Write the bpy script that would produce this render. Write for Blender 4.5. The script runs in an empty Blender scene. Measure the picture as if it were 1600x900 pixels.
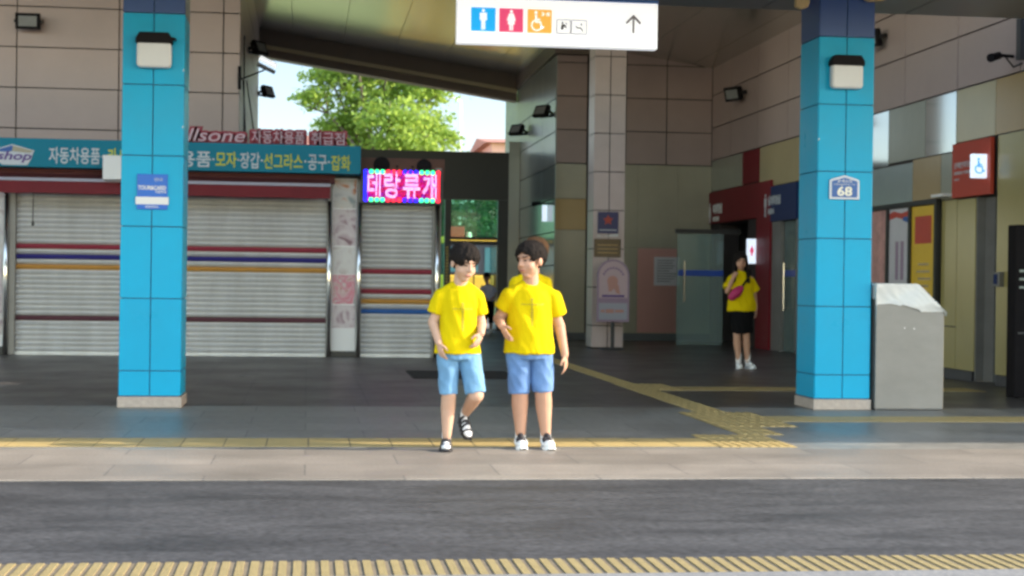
import bpy, bmesh, math, random
from mathutils import Vector, Matrix, Euler, noise
from mathutils.bvhtree import BVHTree
random.seed(11)
R = math.radians
SC = bpy.context.scene
COL = SC.collection

# ---------------------------------------------------------------- camera, sky, sun, exposure
YAW, ROLL, PITCH, FPX = math.atan(320/2460), 0.0135, -10/2460, 2460.0
fw = Vector((math.sin(YAW)*math.cos(PITCH), math.cos(YAW)*math.cos(PITCH), math.sin(PITCH)))
r0 = Vector((math.cos(YAW), -math.sin(YAW), 0)); u0 = r0.cross(fw)
rr = r0*math.cos(ROLL) + u0*math.sin(ROLL); uu = u0*math.cos(ROLL) - r0*math.sin(ROLL)
cd = bpy.data.cameras.new('camera'); cam = bpy.data.objects.new('camera', cd); COL.objects.link(cam)
m3 = Matrix((rr, uu, -fw)).transposed()
cam.matrix_world = Matrix.Translation((0, 0, 1.2)) @ m3.to_4x4()
cd.sensor_width = 36; cd.lens = FPX/1600*36; cd.clip_start = 0.1; cd.clip_end = 5000
SC.camera = cam
cd.dof.use_dof = True; cd.dof.focus_distance = 2.0; cd.dof.aperture_fstop = 20

SUN_EL, SUN_AZ = R(27), R(8)          # azimuth measured from +X towards the camera side
sv = Vector((math.cos(SUN_EL)*math.cos(SUN_AZ), -math.cos(SUN_EL)*math.sin(SUN_AZ), math.sin(SUN_EL)))
w = bpy.data.worlds.new('World'); SC.world = w; w.use_nodes = True
nt = w.node_tree; bg = nt.nodes['Background']
sky = nt.nodes.new('ShaderNodeTexSky'); sky.sky_type = 'NISHITA'; sky.sun_disc = False
sky.sun_elevation = SUN_EL; sky.sun_rotation = math.atan2(sv.x, sv.y)
sky.air_density = 1.0; sky.dust_density = 0.6; sky.ozone_density = 1.0
# sky boosted and warmed on the camera's side to light shaded fronts, dimmed beyond
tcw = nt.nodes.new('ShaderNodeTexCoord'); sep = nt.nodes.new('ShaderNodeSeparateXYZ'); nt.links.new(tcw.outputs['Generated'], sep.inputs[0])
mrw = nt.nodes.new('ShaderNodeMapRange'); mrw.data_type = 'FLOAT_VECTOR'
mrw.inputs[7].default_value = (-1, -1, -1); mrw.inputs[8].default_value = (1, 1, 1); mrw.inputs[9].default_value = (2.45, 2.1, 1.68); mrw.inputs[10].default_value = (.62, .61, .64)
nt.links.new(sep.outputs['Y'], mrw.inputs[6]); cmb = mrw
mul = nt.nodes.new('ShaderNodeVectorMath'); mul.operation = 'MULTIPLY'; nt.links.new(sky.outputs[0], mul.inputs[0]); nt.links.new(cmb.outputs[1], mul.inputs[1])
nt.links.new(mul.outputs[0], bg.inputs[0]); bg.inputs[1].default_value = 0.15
sl = bpy.data.lights.new('sun', 'SUN'); sl.energy = 3.0; sl.angle = R(0.6); sl.color = (1, 0.88, 0.72)
so = bpy.data.objects.new('sun', sl); COL.objects.link(so)
so.rotation_euler = sv.to_track_quat('Z', 'Y').to_euler()
SC.view_settings.view_transform = 'Standard'; SC.view_settings.look = 'None'
SC.view_settings.exposure = 1.5; SC.view_settings.gamma = 1; SC.view_settings.use_curve_mapping = False
SC.cycles.use_denoising = True; SC.cycles.filter_width = 2.3
SC.cycles.max_bounces = 8

# ---------------------------------------------------------------- materials
def M(name, col, rough=0.5, metal=0.0, var=0.08, vs=3.0, bump=0.0, bs=40.0, emit=0.0, spec=0.5, rvar=0.0, coat=0.0, stretch=None, obj=True):
    m = bpy.data.materials.new(name); m.use_nodes = True
    n = m.node_tree; b = n.nodes['Principled BSDF']
    b.inputs['Roughness'].default_value = rough; b.inputs['Metallic'].default_value = metal
    b.inputs['Specular IOR Level'].default_value = spec; b.inputs['Coat Weight'].default_value = coat
    c4 = (*col, 1); b.inputs['Base Color'].default_value = c4
    if var > 0 or bump > 0 or rvar > 0:
        tc = n.nodes.new('ShaderNodeTexCoord'); src = tc.outputs['Object']
        if stretch:
            mp = n.nodes.new('ShaderNodeMapping'); mp.inputs['Scale'].default_value = stretch
            n.links.new(src, mp.inputs[0]); src = mp.outputs[0]
    if var > 0:
        nz = n.nodes.new('ShaderNodeTexNoise'); nz.inputs['Scale'].default_value = vs; nz.inputs['Detail'].default_value = 6; nz.inputs['Roughness'].default_value = .65
        n.links.new(src, nz.inputs['Vector'])
        mx = n.nodes.new('ShaderNodeMix'); mx.data_type = 'RGBA'
        mx.inputs[6].default_value = (*[max(0, c*(1-2*var)) for c in col], 1); mx.inputs[7].default_value = (*[min(1, c*(1+2*var)) for c in col], 1)
        n.links.new(nz.outputs[0], mx.inputs[0]); n.links.new(mx.outputs[2], b.inputs['Base Color'])
        if rvar > 0:
            mr = n.nodes.new('ShaderNodeMapRange'); mr.inputs[1].default_value = .3; mr.inputs[2].default_value = .7
            mr.inputs[3].default_value = max(.02, rough-rvar); mr.inputs[4].default_value = min(1, rough+rvar)
            n.links.new(nz.outputs[0], mr.inputs[0]); n.links.new(mr.outputs[0], b.inputs['Roughness'])
    if bump > 0:
        n2 = n.nodes.new('ShaderNodeTexNoise'); n2.inputs['Scale'].default_value = bs; n2.inputs['Detail'].default_value = 4
        n.links.new(src, n2.inputs['Vector'])
        bp = n.nodes.new('ShaderNodeBump'); bp.inputs['Strength'].default_value = bump; bp.inputs['Distance'].default_value = 0.02
        n.links.new(n2.outputs[0], bp.inputs['Height']); n.links.new(bp.outputs[0], b.inputs['Normal'])
    if emit > 0:
        b.inputs['Emission Color'].default_value = c4; b.inputs['Emission Strength'].default_value = emit
    return m

def s2l(r, g, b):
    f = lambda c: ((c/255+.055)/1.055)**2.4 if c > 10 else c/255/12.92
    return (f(r), f(g), f(b))

def M_glass(name, col, rough=0.03, alpha=0.35):
    m = bpy.data.materials.new(name); m.use_nodes = True; n = m.node_tree
    b = n.nodes['Principled BSDF']; b.inputs['Base Color'].default_value = (*col, 1); b.inputs['Roughness'].default_value = rough
    tr = n.nodes.new('ShaderNodeBsdfTransparent'); tr.inputs[0].default_value = (*[min(1, .35+.65*(c/max(col))) for c in col], 1)
    mx = n.nodes.new('ShaderNodeMixShader'); mx.inputs[0].default_value = alpha
    n.links.new(tr.outputs[0], mx.inputs[1]); n.links.new(b.outputs[0], mx.inputs[2])
    n.links.new(mx.outputs[0], n.nodes['Material Output'].inputs[0])
    return m

def M_stone(name, col, bw, bh, rough=.4, var=.12, mort=(.05, .05, .05), ms=.006, off=.5, streak=None, blot=.35, grain=55, gc=.22):
    m = bpy.data.materials.new(name); m.use_nodes = True; n = m.node_tree; b = n.nodes['Principled BSDF']; L = n.links.new
    tc = n.nodes.new('ShaderNodeTexCoord')
    br = n.nodes.new('ShaderNodeTexBrick'); br.offset = off; br.inputs['Scale'].default_value = 1
    br.inputs['Brick Width'].default_value = bw; br.inputs['Row Height'].default_value = bh; br.inputs['Mortar Size'].default_value = ms
    br.inputs['Mortar Smooth'].default_value = .3; br.inputs['Bias'].default_value = 0
    br.inputs['Color1'].default_value = (*[c*(1-var) for c in col], 1); br.inputs['Color2'].default_value = (*[c*(1+var) for c in col], 1)
    br.inputs['Mortar'].default_value = (*mort, 1); L(tc.outputs['Object'], br.inputs['Vector'])
    nz = n.nodes.new('ShaderNodeTexNoise'); nz.inputs['Scale'].default_value = .9; nz.inputs['Detail'].default_value = 8; nz.inputs['Roughness'].default_value = .7
    mp = n.nodes.new('ShaderNodeMapping'); mp.inputs['Scale'].default_value = streak or (1, 1, 1)
    L(tc.outputs['Object'], mp.inputs[0]); L(mp.outputs[0], nz.inputs['Vector'])
    mr = n.nodes.new('ShaderNodeMapRange'); mr.inputs[1].default_value = .3; mr.inputs[2].default_value = .7; mr.inputs[3].default_value = 1-blot; mr.inputs[4].default_value = 1+blot
    L(nz.outputs[0], mr.inputs[0])
    n3 = n.nodes.new('ShaderNodeTexNoise'); n3.inputs['Scale'].default_value = grain; n3.inputs['Detail'].default_value = 7; L(tc.outputs['Object'], n3.inputs['Vector'])
    m3_ = n.nodes.new('ShaderNodeMapRange'); m3_.inputs[1].default_value = .25; m3_.inputs[2].default_value = .75; m3_.inputs[3].default_value = 1-gc; m3_.inputs[4].default_value = 1+gc
    L(n3.outputs[0], m3_.inputs[0])
    mu = n.nodes.new('ShaderNodeMath'); mu.operation = 'MULTIPLY'; L(mr.outputs[0], mu.inputs[0]); L(m3_.outputs[0], mu.inputs[1])
    vm = n.nodes.new('ShaderNodeVectorMath'); vm.operation = 'SCALE'; L(br.outputs['Color'], vm.inputs[0]); L(mu.outputs[0], vm.inputs['Scale'])
    L(vm.outputs[0], b.inputs['Base Color'])
    rm = n.nodes.new('ShaderNodeMapRange'); rm.inputs[1].default_value = .3; rm.inputs[2].default_value = .7; rm.inputs[3].default_value = rough-.1; rm.inputs[4].default_value = rough+.12
    L(nz.outputs[0], rm.inputs[0]); L(rm.outputs[0], b.inputs['Roughness'])
    bp = n.nodes.new('ShaderNodeBump'); bp.inputs['Strength'].default_value = .25; bp.inputs['Distance'].default_value = .004
    L(n3.outputs[0], bp.inputs['Height']); L(bp.outputs[0], b.inputs['Normal'])
    return m

mt = {}
mt['asphalt'] = M_stone('asphalt', (.049, .049, .052), 50, 50, .66, 0, ms=0, streak=(1.2, 3.0, 1), blot=.45, grain=26, gc=.5)
mt['pave'] = M_stone('paving', (.235, .225, .205), 0.9, .6, .40, .12, mort=(.11, .11, .10), blot=.30, ms=.006, gc=.2, grain=14)
mt['paveband'] = M_stone('paving_band', (.245, .215, .185), 1.2, .57, .5, .10, mort=(.14, .13, .12), blot=.22)
mt['infloor'] = M_stone('inner_floor', (.092, .081, .077), .6, .6, .36, .10, mort=(.03, .03, .03), off=0, blot=.25)
mt['yellow_tile'] = M('yellow_tile', (.32, .25, .115), .55, 0, .16, 9, .3, 90)
mt['yellow_far'] = M('yellow_paver', (.50, .37, .155), .55, 0, .14, 9, .3, 90)
mt['grime'] = M('grimy_base', (.185, .15, .10), .8, 0, .3, 12)
mt['concrete'] = M('concrete_edge', (.20, .20, .20), .8, 0, .2, 5, .3, 30)
mt['tile_pink'] = M('pinkish_tile', (.41, .305, .285), .38, 0, .06, 1.2, .04, 6)
mt['tile_brown'] = M('brownish_tile', (.37, .275, .265), .38, 0, .08, 1.2, .04, 6)
mt['joint'] = M('dark_joint', (.05, .04, .04), .9, 0, 0)
mt['col_tile'] = M('column_tile', (.57, .46, .45), .4, 0, .07, 2.0, .05, 6)
mt['cyan'] = M('cyan_enamel', (.003, .365, .63), .34, 0, .07, 1.6, .03, 3, spec=.22, rvar=.08)
mt['navy'] = M('navy_enamel', (.012, .06, .24), .28, 0, .06, 3)
mt['plinth'] = M('granite_plinth', (.40, .34, .30), .6, 0, .18, 30)
mt['pjoint'] = M('pillar_joint', (.045, .12, .23), .8, 0, 0)
mt['white'] = M('white_plastic', (.80, .80, .80), .35, 0, .02, 4)
mt['lampwhite'] = M('lamp_diffuser', (.62, .62, .65), .3, 0, .03, 8)
mt['black'] = M('black_paint', (.012, .012, .014), .4, 0, .1, 8)
mt['blackm'] = M('black_matt', (.014, .012, .014), .85, 0, .15, 8, spec=.15)
mt['darkgrey'] = M('dark_grey', (.06, .06, .065), .5, 0, .1, 6)
mt['floodglass'] = M('flood_glass', (.25, .25, .25), .15, 0, .1, 10)
mt['steel'] = M('brushed_steel', (.205, .20, .197), .42, .35, .12, 2.2, .04, 30, stretch=(1, 1, 2))
mt['chrome'] = M('chrome_post', (.75, .73, .70), .16, 1, .03, 3)
mt['shutter'] = M('shutter_enamel', (.60, .605, .62), .42, .25, .15, 1.6, .10, 6, stretch=(2.2, 1, .5))
mt['s_red'] = M('shutter_red', (.28, .025, .05), .45, 0, .1, 4)
mt['s_blue'] = M('shutter_navy', (.025, .02, .20), .45, 0, .1, 4)
mt['s_orange'] = M('shutter_ochre', (.50, .25, .05), .45, 0, .1, 4)
mt['s_lblue'] = M('shutter_blue', (.02, .11, .38), .45, 0, .1, 4)
mt['s_maroon'] = M('shutter_maroon', (.10, .03, .045), .5, 0, .1, 4)
mt['teal'] = M('teal_sign_face', (.004, .19, .28), .45, 0, .05, 2, spec=.2)
mt['awning'] = M('awning_red', (.15, .004, .011), .7, 0, .10, 3, .15, 20)
mt['maroon'] = M('awning_maroon', (.10, .02, .02), .7, 0, .1, 4)
mt['let_white'] = M('letter_white', (.55, .58, .62), .5, 0, .04, 6)
mt['let_yellow'] = M('letter_yellow', (.55, .55, .04), .5, 0, .04, 6)
mt['let_red'] = M('letter_red', (.30, .02, .04), .5, 0, .05, 6)
mt['let_pink'] = M('letter_pink', (.62, .42, .46), .5, 0, .04, 6)
mt['brownboard'] = M('brown_board', (.10, .035, .02), .6, 0, .25, 4)
mt['white_lit'] = M('white_sign_lit', (.93, .95, 1.0), .4, 0, 0, emit=.22)
mt['lit_panel'] = M('lit_panel', (.75, .86, 1.0), .4, 0, 0, emit=.32)
mt['p_blue'] = M('pictogram_blue', (.0, .33, .75), .5, 0, 0, emit=.3)
mt['p_red'] = M('pictogram_red', (.62, .05, .15), .5, 0, 0, emit=.3)
mt['p_orange'] = M('pictogram_orange', (.95, .36, .06), .5, 0, 0, emit=.3)
mt['p_grey'] = M('pictogram_grey', (.10, .10, .11), .5, 0, 0)
mt['arrow_grey'] = M('arrow_grey', (.20, .18, .20), .5, 0, 0)
mt['p_lgrey'] = M('pictogram_pale', (.36, .36, .44), .5, 0, 0)
mt['ceil'] = M('metal_ceiling', (.64, .65, .60), .20, .85, .06, .8, .03, 3)
mt['soffit'] = M('soffit_panel', (.26, .27, .29), .35, .3, .05, 1)
mt['roofdark'] = M('roof_fascia', (.19, .145, .12), .5, 0, .1, 2)
mt['gold'] = M('pale_gold_trim', (.55, .47, .30), .4, 0, .06, 2)
mt['olive'] = M('olive_panel', (.35, .325, .25), .20, 0, .07, 1.2, .02, 2, spec=.4)
mt['oliveg'] = M('olive_grey_panel', (.29, .29, .235), .20, 0, .07, 1.2, .02, 2, spec=.4)
mt['beige'] = M('beige_panel', (.43, .35, .195), .20, 0, .07, 1.2, .02, 2, spec=.4)
mt['goldpanel'] = M('golden_panel', (.38, .24, .085), .20, 0, .07, 1.2, .02, 2, spec=.4)
mt['tanpanel'] = M('tan_panel', (.37, .27, .14), .20, 0, .07, 1.2, .02, 2, spec=.4)
mt['blueg'] = M('blue_grey_panel', (.28, .33, .33), .20, 0, .07, 1.2, .02, 2, spec=.4)
mt['yolive'] = M('yellow_olive_panel', (.34, .285, .11), .20, 0, .07, 1.2, .02, 2, spec=.4)
mt['pale'] = M('pale_mirror_panel', (.50, .52, .52), .08, .85, .01, 1.5)
mt['pinkp'] = M('dusty_pink_panel', (.50, .25, .22), .4, 0, .05, 1.5)
mt['wingp'] = M('grey_wing_panel', (.30, .32, .31), .22, .15, .06, 1.2)
mt['wingb'] = M('bluish_wing_panel', (.22, .28, .29), .15, .2, .06, 1.2)
mt['redp'] = M('toilet_red', (.19, .007, .016), .5, 0, .06, 2, spec=.2)
mt['bluep'] = M('toilet_blue', (.010, .028, .115), .5, 0, .06, 2, spec=.2)
mt['orangered'] = M('orange_red_sign', (.46, .05, .025), .45, 0, .05, 2)
mt['glass'] = M_glass('door_glass', (.30, .38, .38), .05, .40)
mt['greenglass'] = M_glass('green_glass', (.25, .55, .45), .03, .22)
mt['recess'] = M('recess_dark', (.10, .11, .12), .6, 0, .1, 2)
mt['bluebar'] = M('blue_handle_band', (.004, .06, .42), .4, 0, 0)
mt['leaf'] = None
mt['pinkbuild'] = M('pink_render', (.62, .36, .30), .8, 0, .06, 1)
mt['pinkroof'] = M('tiled_roof', (.42, .20, .15), .8, 0, .1, 2)
mt['bark'] = M('bark', (.13, .10, .075), .9, 0, .25, 8, .5, 20)
mt['vinyl'] = None
mt['paper'] = M('paper_white', (.72, .72, .74), .6, 0, .02, 3)
mt['poster_pink'] = M('poster_pink', (.55, .28, .26), .4, 0, .35, 5)
mt['poster_white'] = M('poster_white', (.58, .56, .60), .4, 0, .05, 4)
mt['poster_yellow'] = M('poster_yellow', (.72, .46, .03), .4, 0, .05, 4)
mt['poster_red'] = M('poster_red', (.50, .05, .03), .4, 0, .05, 4)
mt['signblue'] = M('notice_blue', (.005, .12, .56), .4, 0, .04, 4)
mt['plaqueblue'] = M('plaque_blue', (.02, .10, .36), .4, 0, .05, 6)
mt['plaquerim'] = M('plaque_rim', (.45, .47, .55), .35, .3, .05, 6)
mt['cream'] = M('cream_digit', (.80, .78, .68), .4, 0, 0)
mt['purple'] = M('purple_ink', (.12, .06, .24), .5, 0, .1, 5)
mt['deepblue'] = M('deep_blue_sign', (.02, .02, .12), .4, 0, .1, 5)
mt['brownsign'] = M('bronze_plate', (.085, .055, .025), .35, .3, .1, 5)
mt['lilac'] = M('lilac_sign', (.52, .38, .43), .45, 0, .05, 5)
mt['lilacrim'] = M('lilac_rim', (.32, .22, .32), .45, 0, .05, 5)
mt['foam'] = M('foam_tan', (.42, .32, .18), .9, 0, .15, 20, .4, 60)
mt['busy'] = M('bus_yellow', (.72, .47, .05), .35, 0, .04, 2)
mt['busg'] = M('bus_dark', (.06, .065, .075), .3, 0, .1, 2)
mt['buswin'] = M('bus_window', (.10, .26, .28), .08, .2, .05, 2)
mt['mat'] = M('rubber_mat', (.02, .018, .018), .9, 0, .2, 30, .4, 80)
mt['led_bg'] = None
mt['led_txt'] = M('led_pinkwhite', (1.0, .50, 1.0), .5, 0, 0, emit=2.2)
mt['led_blue'] = M('led_blue', (.01, .01, 1.0), .5, 0, 0, emit=1.2)
mt['led_green'] = M('led_green', (.02, .95, .30), .5, 0, 0, emit=1.1)
mt['led_red'] = M('led_red', (1.0, .02, .04), .5, 0, 0, emit=1.0)
mt['lawn'] = M('reflected_lawn', (.23, .28, .10), .9, 0, .3, .8, .4, 30)
mt['screen'] = M('ground_dirt', (.16, .15, .11), .95, 0, .25, .3)

def blotch(name, cols, sc=5):
    m = bpy.data.materials.new(name); m.use_nodes = True; n = m.node_tree; b = n.nodes['Principled BSDF']; b.inputs['Roughness'].default_value = .35
    tc = n.nodes.new('ShaderNodeTexCoord'); nz = n.nodes.new('ShaderNodeTexNoise'); nz.inputs['Scale'].default_value = sc; nz.inputs['Detail'].default_value = 3; nz.inputs['Distortion'].default_value = 1.2
    n.links.new(tc.outputs['Object'], nz.inputs['Vector'])
    cr = n.nodes.new('ShaderNodeValToRGB'); e = cr.color_ramp.elements
    ps = [.28 + .44*i/(len(cols)-1) for i in range(len(cols))]
    e[0].position = ps[0]; e[0].color = (*cols[0], 1); e[1].position = ps[-1]; e[1].color = (*cols[-1], 1)
    for p, c in zip(ps[1:-1], cols[1:-1]):
        q = e.new(p); q.color = (*c, 1)
    n.links.new(nz.outputs[0], cr.inputs[0]); n.links.new(cr.outputs[0], b.inputs['Base Color'])
    return m
mt['pic_a'] = blotch('picture_food', [(.25, .30, .32), (.52, .50, .50), (.56, .55, .54), (.55, .22, .10), (.30, .08, .06)], 4)
mt['pic_b'] = blotch('picture_mauve', [(.18, .09, .13), (.42, .33, .38), (.55, .50, .53), (.48, .40, .45), (.22, .12, .16)], 4)
mt['pic_c'] = blotch('picture_grey', [(.42, .36, .40), (.55, .53, .55), (.58, .57, .58), (.50, .45, .46), (.30, .22, .26)], 3.5)
mt['pic_d'] = blotch('picture_rose', [(.06, .04, .05), (.52, .50, .52), (.55, .14, .22), (.55, .40, .44), (.40, .10, .06)], 5)

m = blotch('led_magenta', [(.25, .0, .9), (1, .0, .35), (1, .01, .08), (.35, .0, .8), (1, .0, .3)], 9); mt['led_bg'] = m
q = m.node_tree; pb = q.nodes['Principled BSDF']; q.links.new(pb.inputs['Base Color'].links[0].from_socket, pb.inputs['Emission Color']); pb.inputs['Emission Strength'].default_value = 1.15

# ---------------------------------------------------------------- mesh helpers
class MB:
    def __init__(s): s.v = []; s.f = []; s.m = []
    def add(s, vs, fs, mi=0):
        b = len(s.v); s.v += [tuple(v) for v in vs]; s.f += [tuple(b+i for i in f) for f in fs]; s.m += [mi]*len(fs)
        return s
    def box(s, x0, x1, y0, y1, z0, z1, mi=0):
        x0, x1 = sorted((x0, x1)); y0, y1 = sorted((y0, y1)); z0, z1 = sorted((z0, z1))
        return s.add([(x0,y0,z0),(x1,y0,z0),(x1,y1,z0),(x0,y1,z0),(x0,y0,z1),(x1,y0,z1),(x1,y1,z1),(x0,y1,z1)],
              [(3,2,1,0),(4,5,6,7),(0,1,5,4),(1,2,6,5),(2,3,7,6),(3,0,4,7)], mi)
    def prism(s, poly, o, a, b, d, mi=0):
        """poly (u,v) in plane o + u*a + v*b, thickness vector d"""
        o, a, b, d = Vector(o), Vector(a), Vector(b), Vector(d); n = len(poly)
        p = [o + a*u + b*v for u, v in poly]
        if a.cross(b).dot(d) > 0: p = p[::-1]   # front is against d
        q = [x + d for x in p]
        return s.add(p+q, [tuple(range(n)), tuple(range(2*n-1, n-1, -1))] + [(i, i+n, (i+1) % n+n, (i+1) % n) for i in range(n)], mi)
    def tube(s, p0, p1, r0, r1=None, n=12, mi=0):
        p0, p1 = Vector(p0), Vector(p1); r1 = r0 if r1 is None else r1
        t = (p1-p0).normalized(); a = t.orthogonal().normalized(); b = t.cross(a)
        vs = [p0+(a*math.cos(2*math.pi*i/n)+b*math.sin(2*math.pi*i/n))*r0 for i in range(n)]
        vs += [p1+(a*math.cos(2*math.pi*i/n)+b*math.sin(2*math.pi*i/n))*r1 for i in range(n)]
        return s.add(vs, [tuple(range(n-1, -1, -1)), tuple(range(n, 2*n))] + [(i, (i+1) % n, (i+1) % n+n, i+n) for i in range(n)], mi)
    def build(s, name, mats, parent=None, bevel=0, smooth=False):
        me = bpy.data.meshes.new(name)
        off = Vector(parent.get('_o', (0, 0, 0))) if parent is not None else Vector((0, 0, 0))
        me.from_pydata([tuple(Vector(v)-off) for v in s.v], [], s.f)
        mats = mats if isinstance(mats, (list, tuple)) else [mats]
        for m in mats: me.materials.append(mt[m] if isinstance(m, str) else m)
        for p, i in zip(me.polygons, s.m): p.material_index = i; p.use_smooth = smooth
        bm = bmesh.new(); bm.from_mesh(me); bmesh.ops.recalc_face_normals(bm, faces=bm.faces); bm.to_mesh(me); bm.free()
        o = bpy.data.objects.new(name, me); COL.objects.link(o)
        if parent is not None:
            o.parent = parent; o['_o'] = list(off)
        if bevel:
            md = o.modifiers.new('bevel', 'BEVEL'); md.width = bevel; md.segments = 2; md.limit_method = 'ANGLE'
        return o

def tag(o, label=None, cat=None, group=None, kind=None):
    for k, v in (('label', label), ('category', cat), ('group', group), ('kind', kind)):
        if v: o[k] = v
    return o
def thing(name, label, cat, loc=(0, 0, 0), group=None):
    o = bpy.data.objects.new(name, None); COL.objects.link(o); o.location = loc; o['_o'] = list(loc); o.empty_display_size = .1
    return tag(o, label, cat, group)
def struct(o): return tag(o, kind='structure')
def copy_tree(o, delta, parent=None, **kw):
    c = o.copy(); COL.objects.link(c)
    if parent is not None: c.parent = parent
    else: c.location = Vector(o.location)+Vector(delta)
    for ch in [x for x in COL.objects if x.parent == o]: copy_tree(ch, delta, c)
    if kw: tag(c, **kw)
    return c

def text_mesh(body, size, bold=0.0, shear=0.0, width=None, extrude=.006):
    c = bpy.data.curves.new('lettering', 'FONT'); c.body = body; c.size = size; c.offset = bold; c.shear = shear; c.extrude = extrude/2
    c.resolution_u = 3
    o = bpy.data.objects.new('lettering', c); COL.objects.link(o)
    me = bpy.data.meshes.new_from_object(o.evaluated_get(bpy.context.evaluated_depsgraph_get()))
    bpy.data.objects.remove(o); bpy.data.curves.remove(c)
    xs = [v.co.x for v in me.vertices]; ys = [v.co.y for v in me.vertices]
    return me, (min(xs), max(xs), min(ys), max(ys))
def lettering(body, parent, mat, o, a, b, x0, x1, z0, z1, bold=0.0, shear=0.0, name='lettering', ext=.012):
    """fits the words into the rectangle x0..x1, z0..z1 of the plane o + x*a + z*b (a to the reader's right)"""
    me, (l, r, lo, hi) = text_mesh(body, 1.0, bold, shear)
    o, a, b = Vector(o), Vector(a), Vector(b); nrm = a.cross(b)
    sx, sz = (x1-x0)/(r-l), (z1-z0)/(hi-lo)
    off = Vector(parent.get('_o', (0, 0, 0)))
    for v in me.vertices:
        u, w_, e = x0+(v.co.x-l)*sx, z0+(v.co.y-lo)*sz, (1 if v.co.z > 0 else 0)*ext
        v.co = o + a*u + b*w_ + nrm*e - off
    me.materials.clear(); me.materials.append(mt[mat])
    for p in me.polygons: p.material_index = 0
    me.name = name
    ob = bpy.data.objects.new(name, me); COL.objects.link(ob); ob.parent = parent; ob['_o'] = list(off)
    return ob
XA, ZA = (1, 0, 0), (0, 0, 1)
def circ(cx, cy, r, n=20, a0=0, a1=2*math.pi):
    return [(cx+r*math.cos(a0+(a1-a0)*i/(n if a1-a0 > 6.2 else n-1)), cy+r*math.sin(a0+(a1-a0)*i/(n if a1-a0 > 6.2 else n-1))) for i in range(n)]
def ring_arc(cx, cy, r0, r1, a0, a1, n=18):
    return circ(cx, cy, r1, n, a0, a1) + circ(cx, cy, r0, n, a0, a1)[::-1]
def rrect(x0, x1, z0, z1, r, n=5):
    p = []
    for cx, cz, a in ((x1-r, z1-r, 0), (x0+r, z1-r, 90), (x0+r, z0+r, 180), (x1-r, z0+r, 270)):
        p += [(cx+r*math.cos(R(a+90*i/n)), cz+r*math.sin(R(a+90*i/n))) for i in range(n+1)]
    return p

# ---------------------------------------------------------------- ground, road, pavement
g = struct(MB().add([(-900,-900,-.06),(900,-900,-.06),(900,1500,-.06),(-900,1500,-.06)], [(0,1,2,3)]).build('ground', 'screen'))
struct(MB().add([(-90,-30,-.007),(90,-30,-.007),(90,9.52,-.007),(-90,9.52,-.007)], [(0,1,2,3)]).build('road', 'asphalt'))
# concrete yard and added lawn behind the building, toned for the ceiling to reflect
struct(MB().add([(-60,40.5,-.02),(60,40.5,-.02),(60,54.5,-.02),(-60,54.5,-.02)], [(0,1,2,3)]).build('rear_yard', 'concrete'))
struct(MB().add([(-60,54.5,-.02),(60,54.5,-.02),(60,94,-.02),(-60,94,-.02)], [(0,1,2,3)]).build('lawn', 'lawn'))
pv = MB().box(-45, 45, 9.5, 11.18, -.05, 0)
struct(pv.build('kerb_paving', 'paveband', bevel=.004))
struct(MB().box(-45, 45, 11.18, 14.95, -.05, -.001).build('pavement', 'pave'))
struct(MB().box(-45, 45, 14.95, 40.5, -.05, -.002).build('inner_floor', 'infloor'))
# near platform with its edging
struct(MB().box(-45, 45, 6.16, 6.34, -.05, 0.012).build('platform_edge', 'concrete', bevel=.008))
t = MB().box(-8, 9, 6.345, 6.72, -.02, .002, 1)
x = -8
while x < 9:
    j = random.uniform(-.0015, .0015)
    t.box(x+j, x+.033+j, 6.35, 6.715, .002, .007, 0); x += .0585
struct(t.build('tactile_paving', ['yellow_tile', 'grime'], bevel=0))
def tactile(x0, x1, y0, y1, along='y', z=.004, bars=True, tile=.3):
    t = MB(); t.box(x0, x1, y0, y1, -.01, z-.0015, 1)
    nx = max(1, round((x1-x0)/tile)); ny = max(1, round((y1-y0)/(.6 if along == 'x' else tile)))
    dx, dy = (x1-x0)/nx, (y1-y0)/ny
    for i in range(nx):
        for k in range(ny):
            a, b_, c, d = x0+i*dx+.005, x0+(i+1)*dx-.005, y0+k*dy+.005, y0+(k+1)*dy-.005
            t.box(a, b_, c, d, z-.0015, z+random.uniform(0, .0012))
            if bars:
                for q in range(4):
                    if along == 'x': yy = c+(d-c)*(q+.5)/4; t.box(a+.01, b_-.01, yy-.02, yy+.02, z, z+.005)
                    else: xx = a+(b_-a)*(q+.5)/4; t.box(xx-.02, xx+.02, c+.01, d-.01, z, z+.005)
    return struct(t.build('tactile_paving', ['yellow_far', 'grime']))
tactile(-9, 3.03, 11.32, 11.92, 'x', bars=False)
tactile(3.03, 3.62, 11.28, 12.2)
tactile(3.44, 3.80, 12.205, 12.90)
tactile(3.44, 4.14, 12.905, 14.35)
tactile(3.62, 3.92, 14.355, 17.3); tactile(3.62, 4.22, 17.305, 18.38); tactile(3.64, 3.88, 18.405, 25)
tactile(4.145, 12, 13.40, 13.95, 'x', bars=False)
tactile(4.225, 7.8, 17.33, 17.92, 'x', bars=False)

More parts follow.
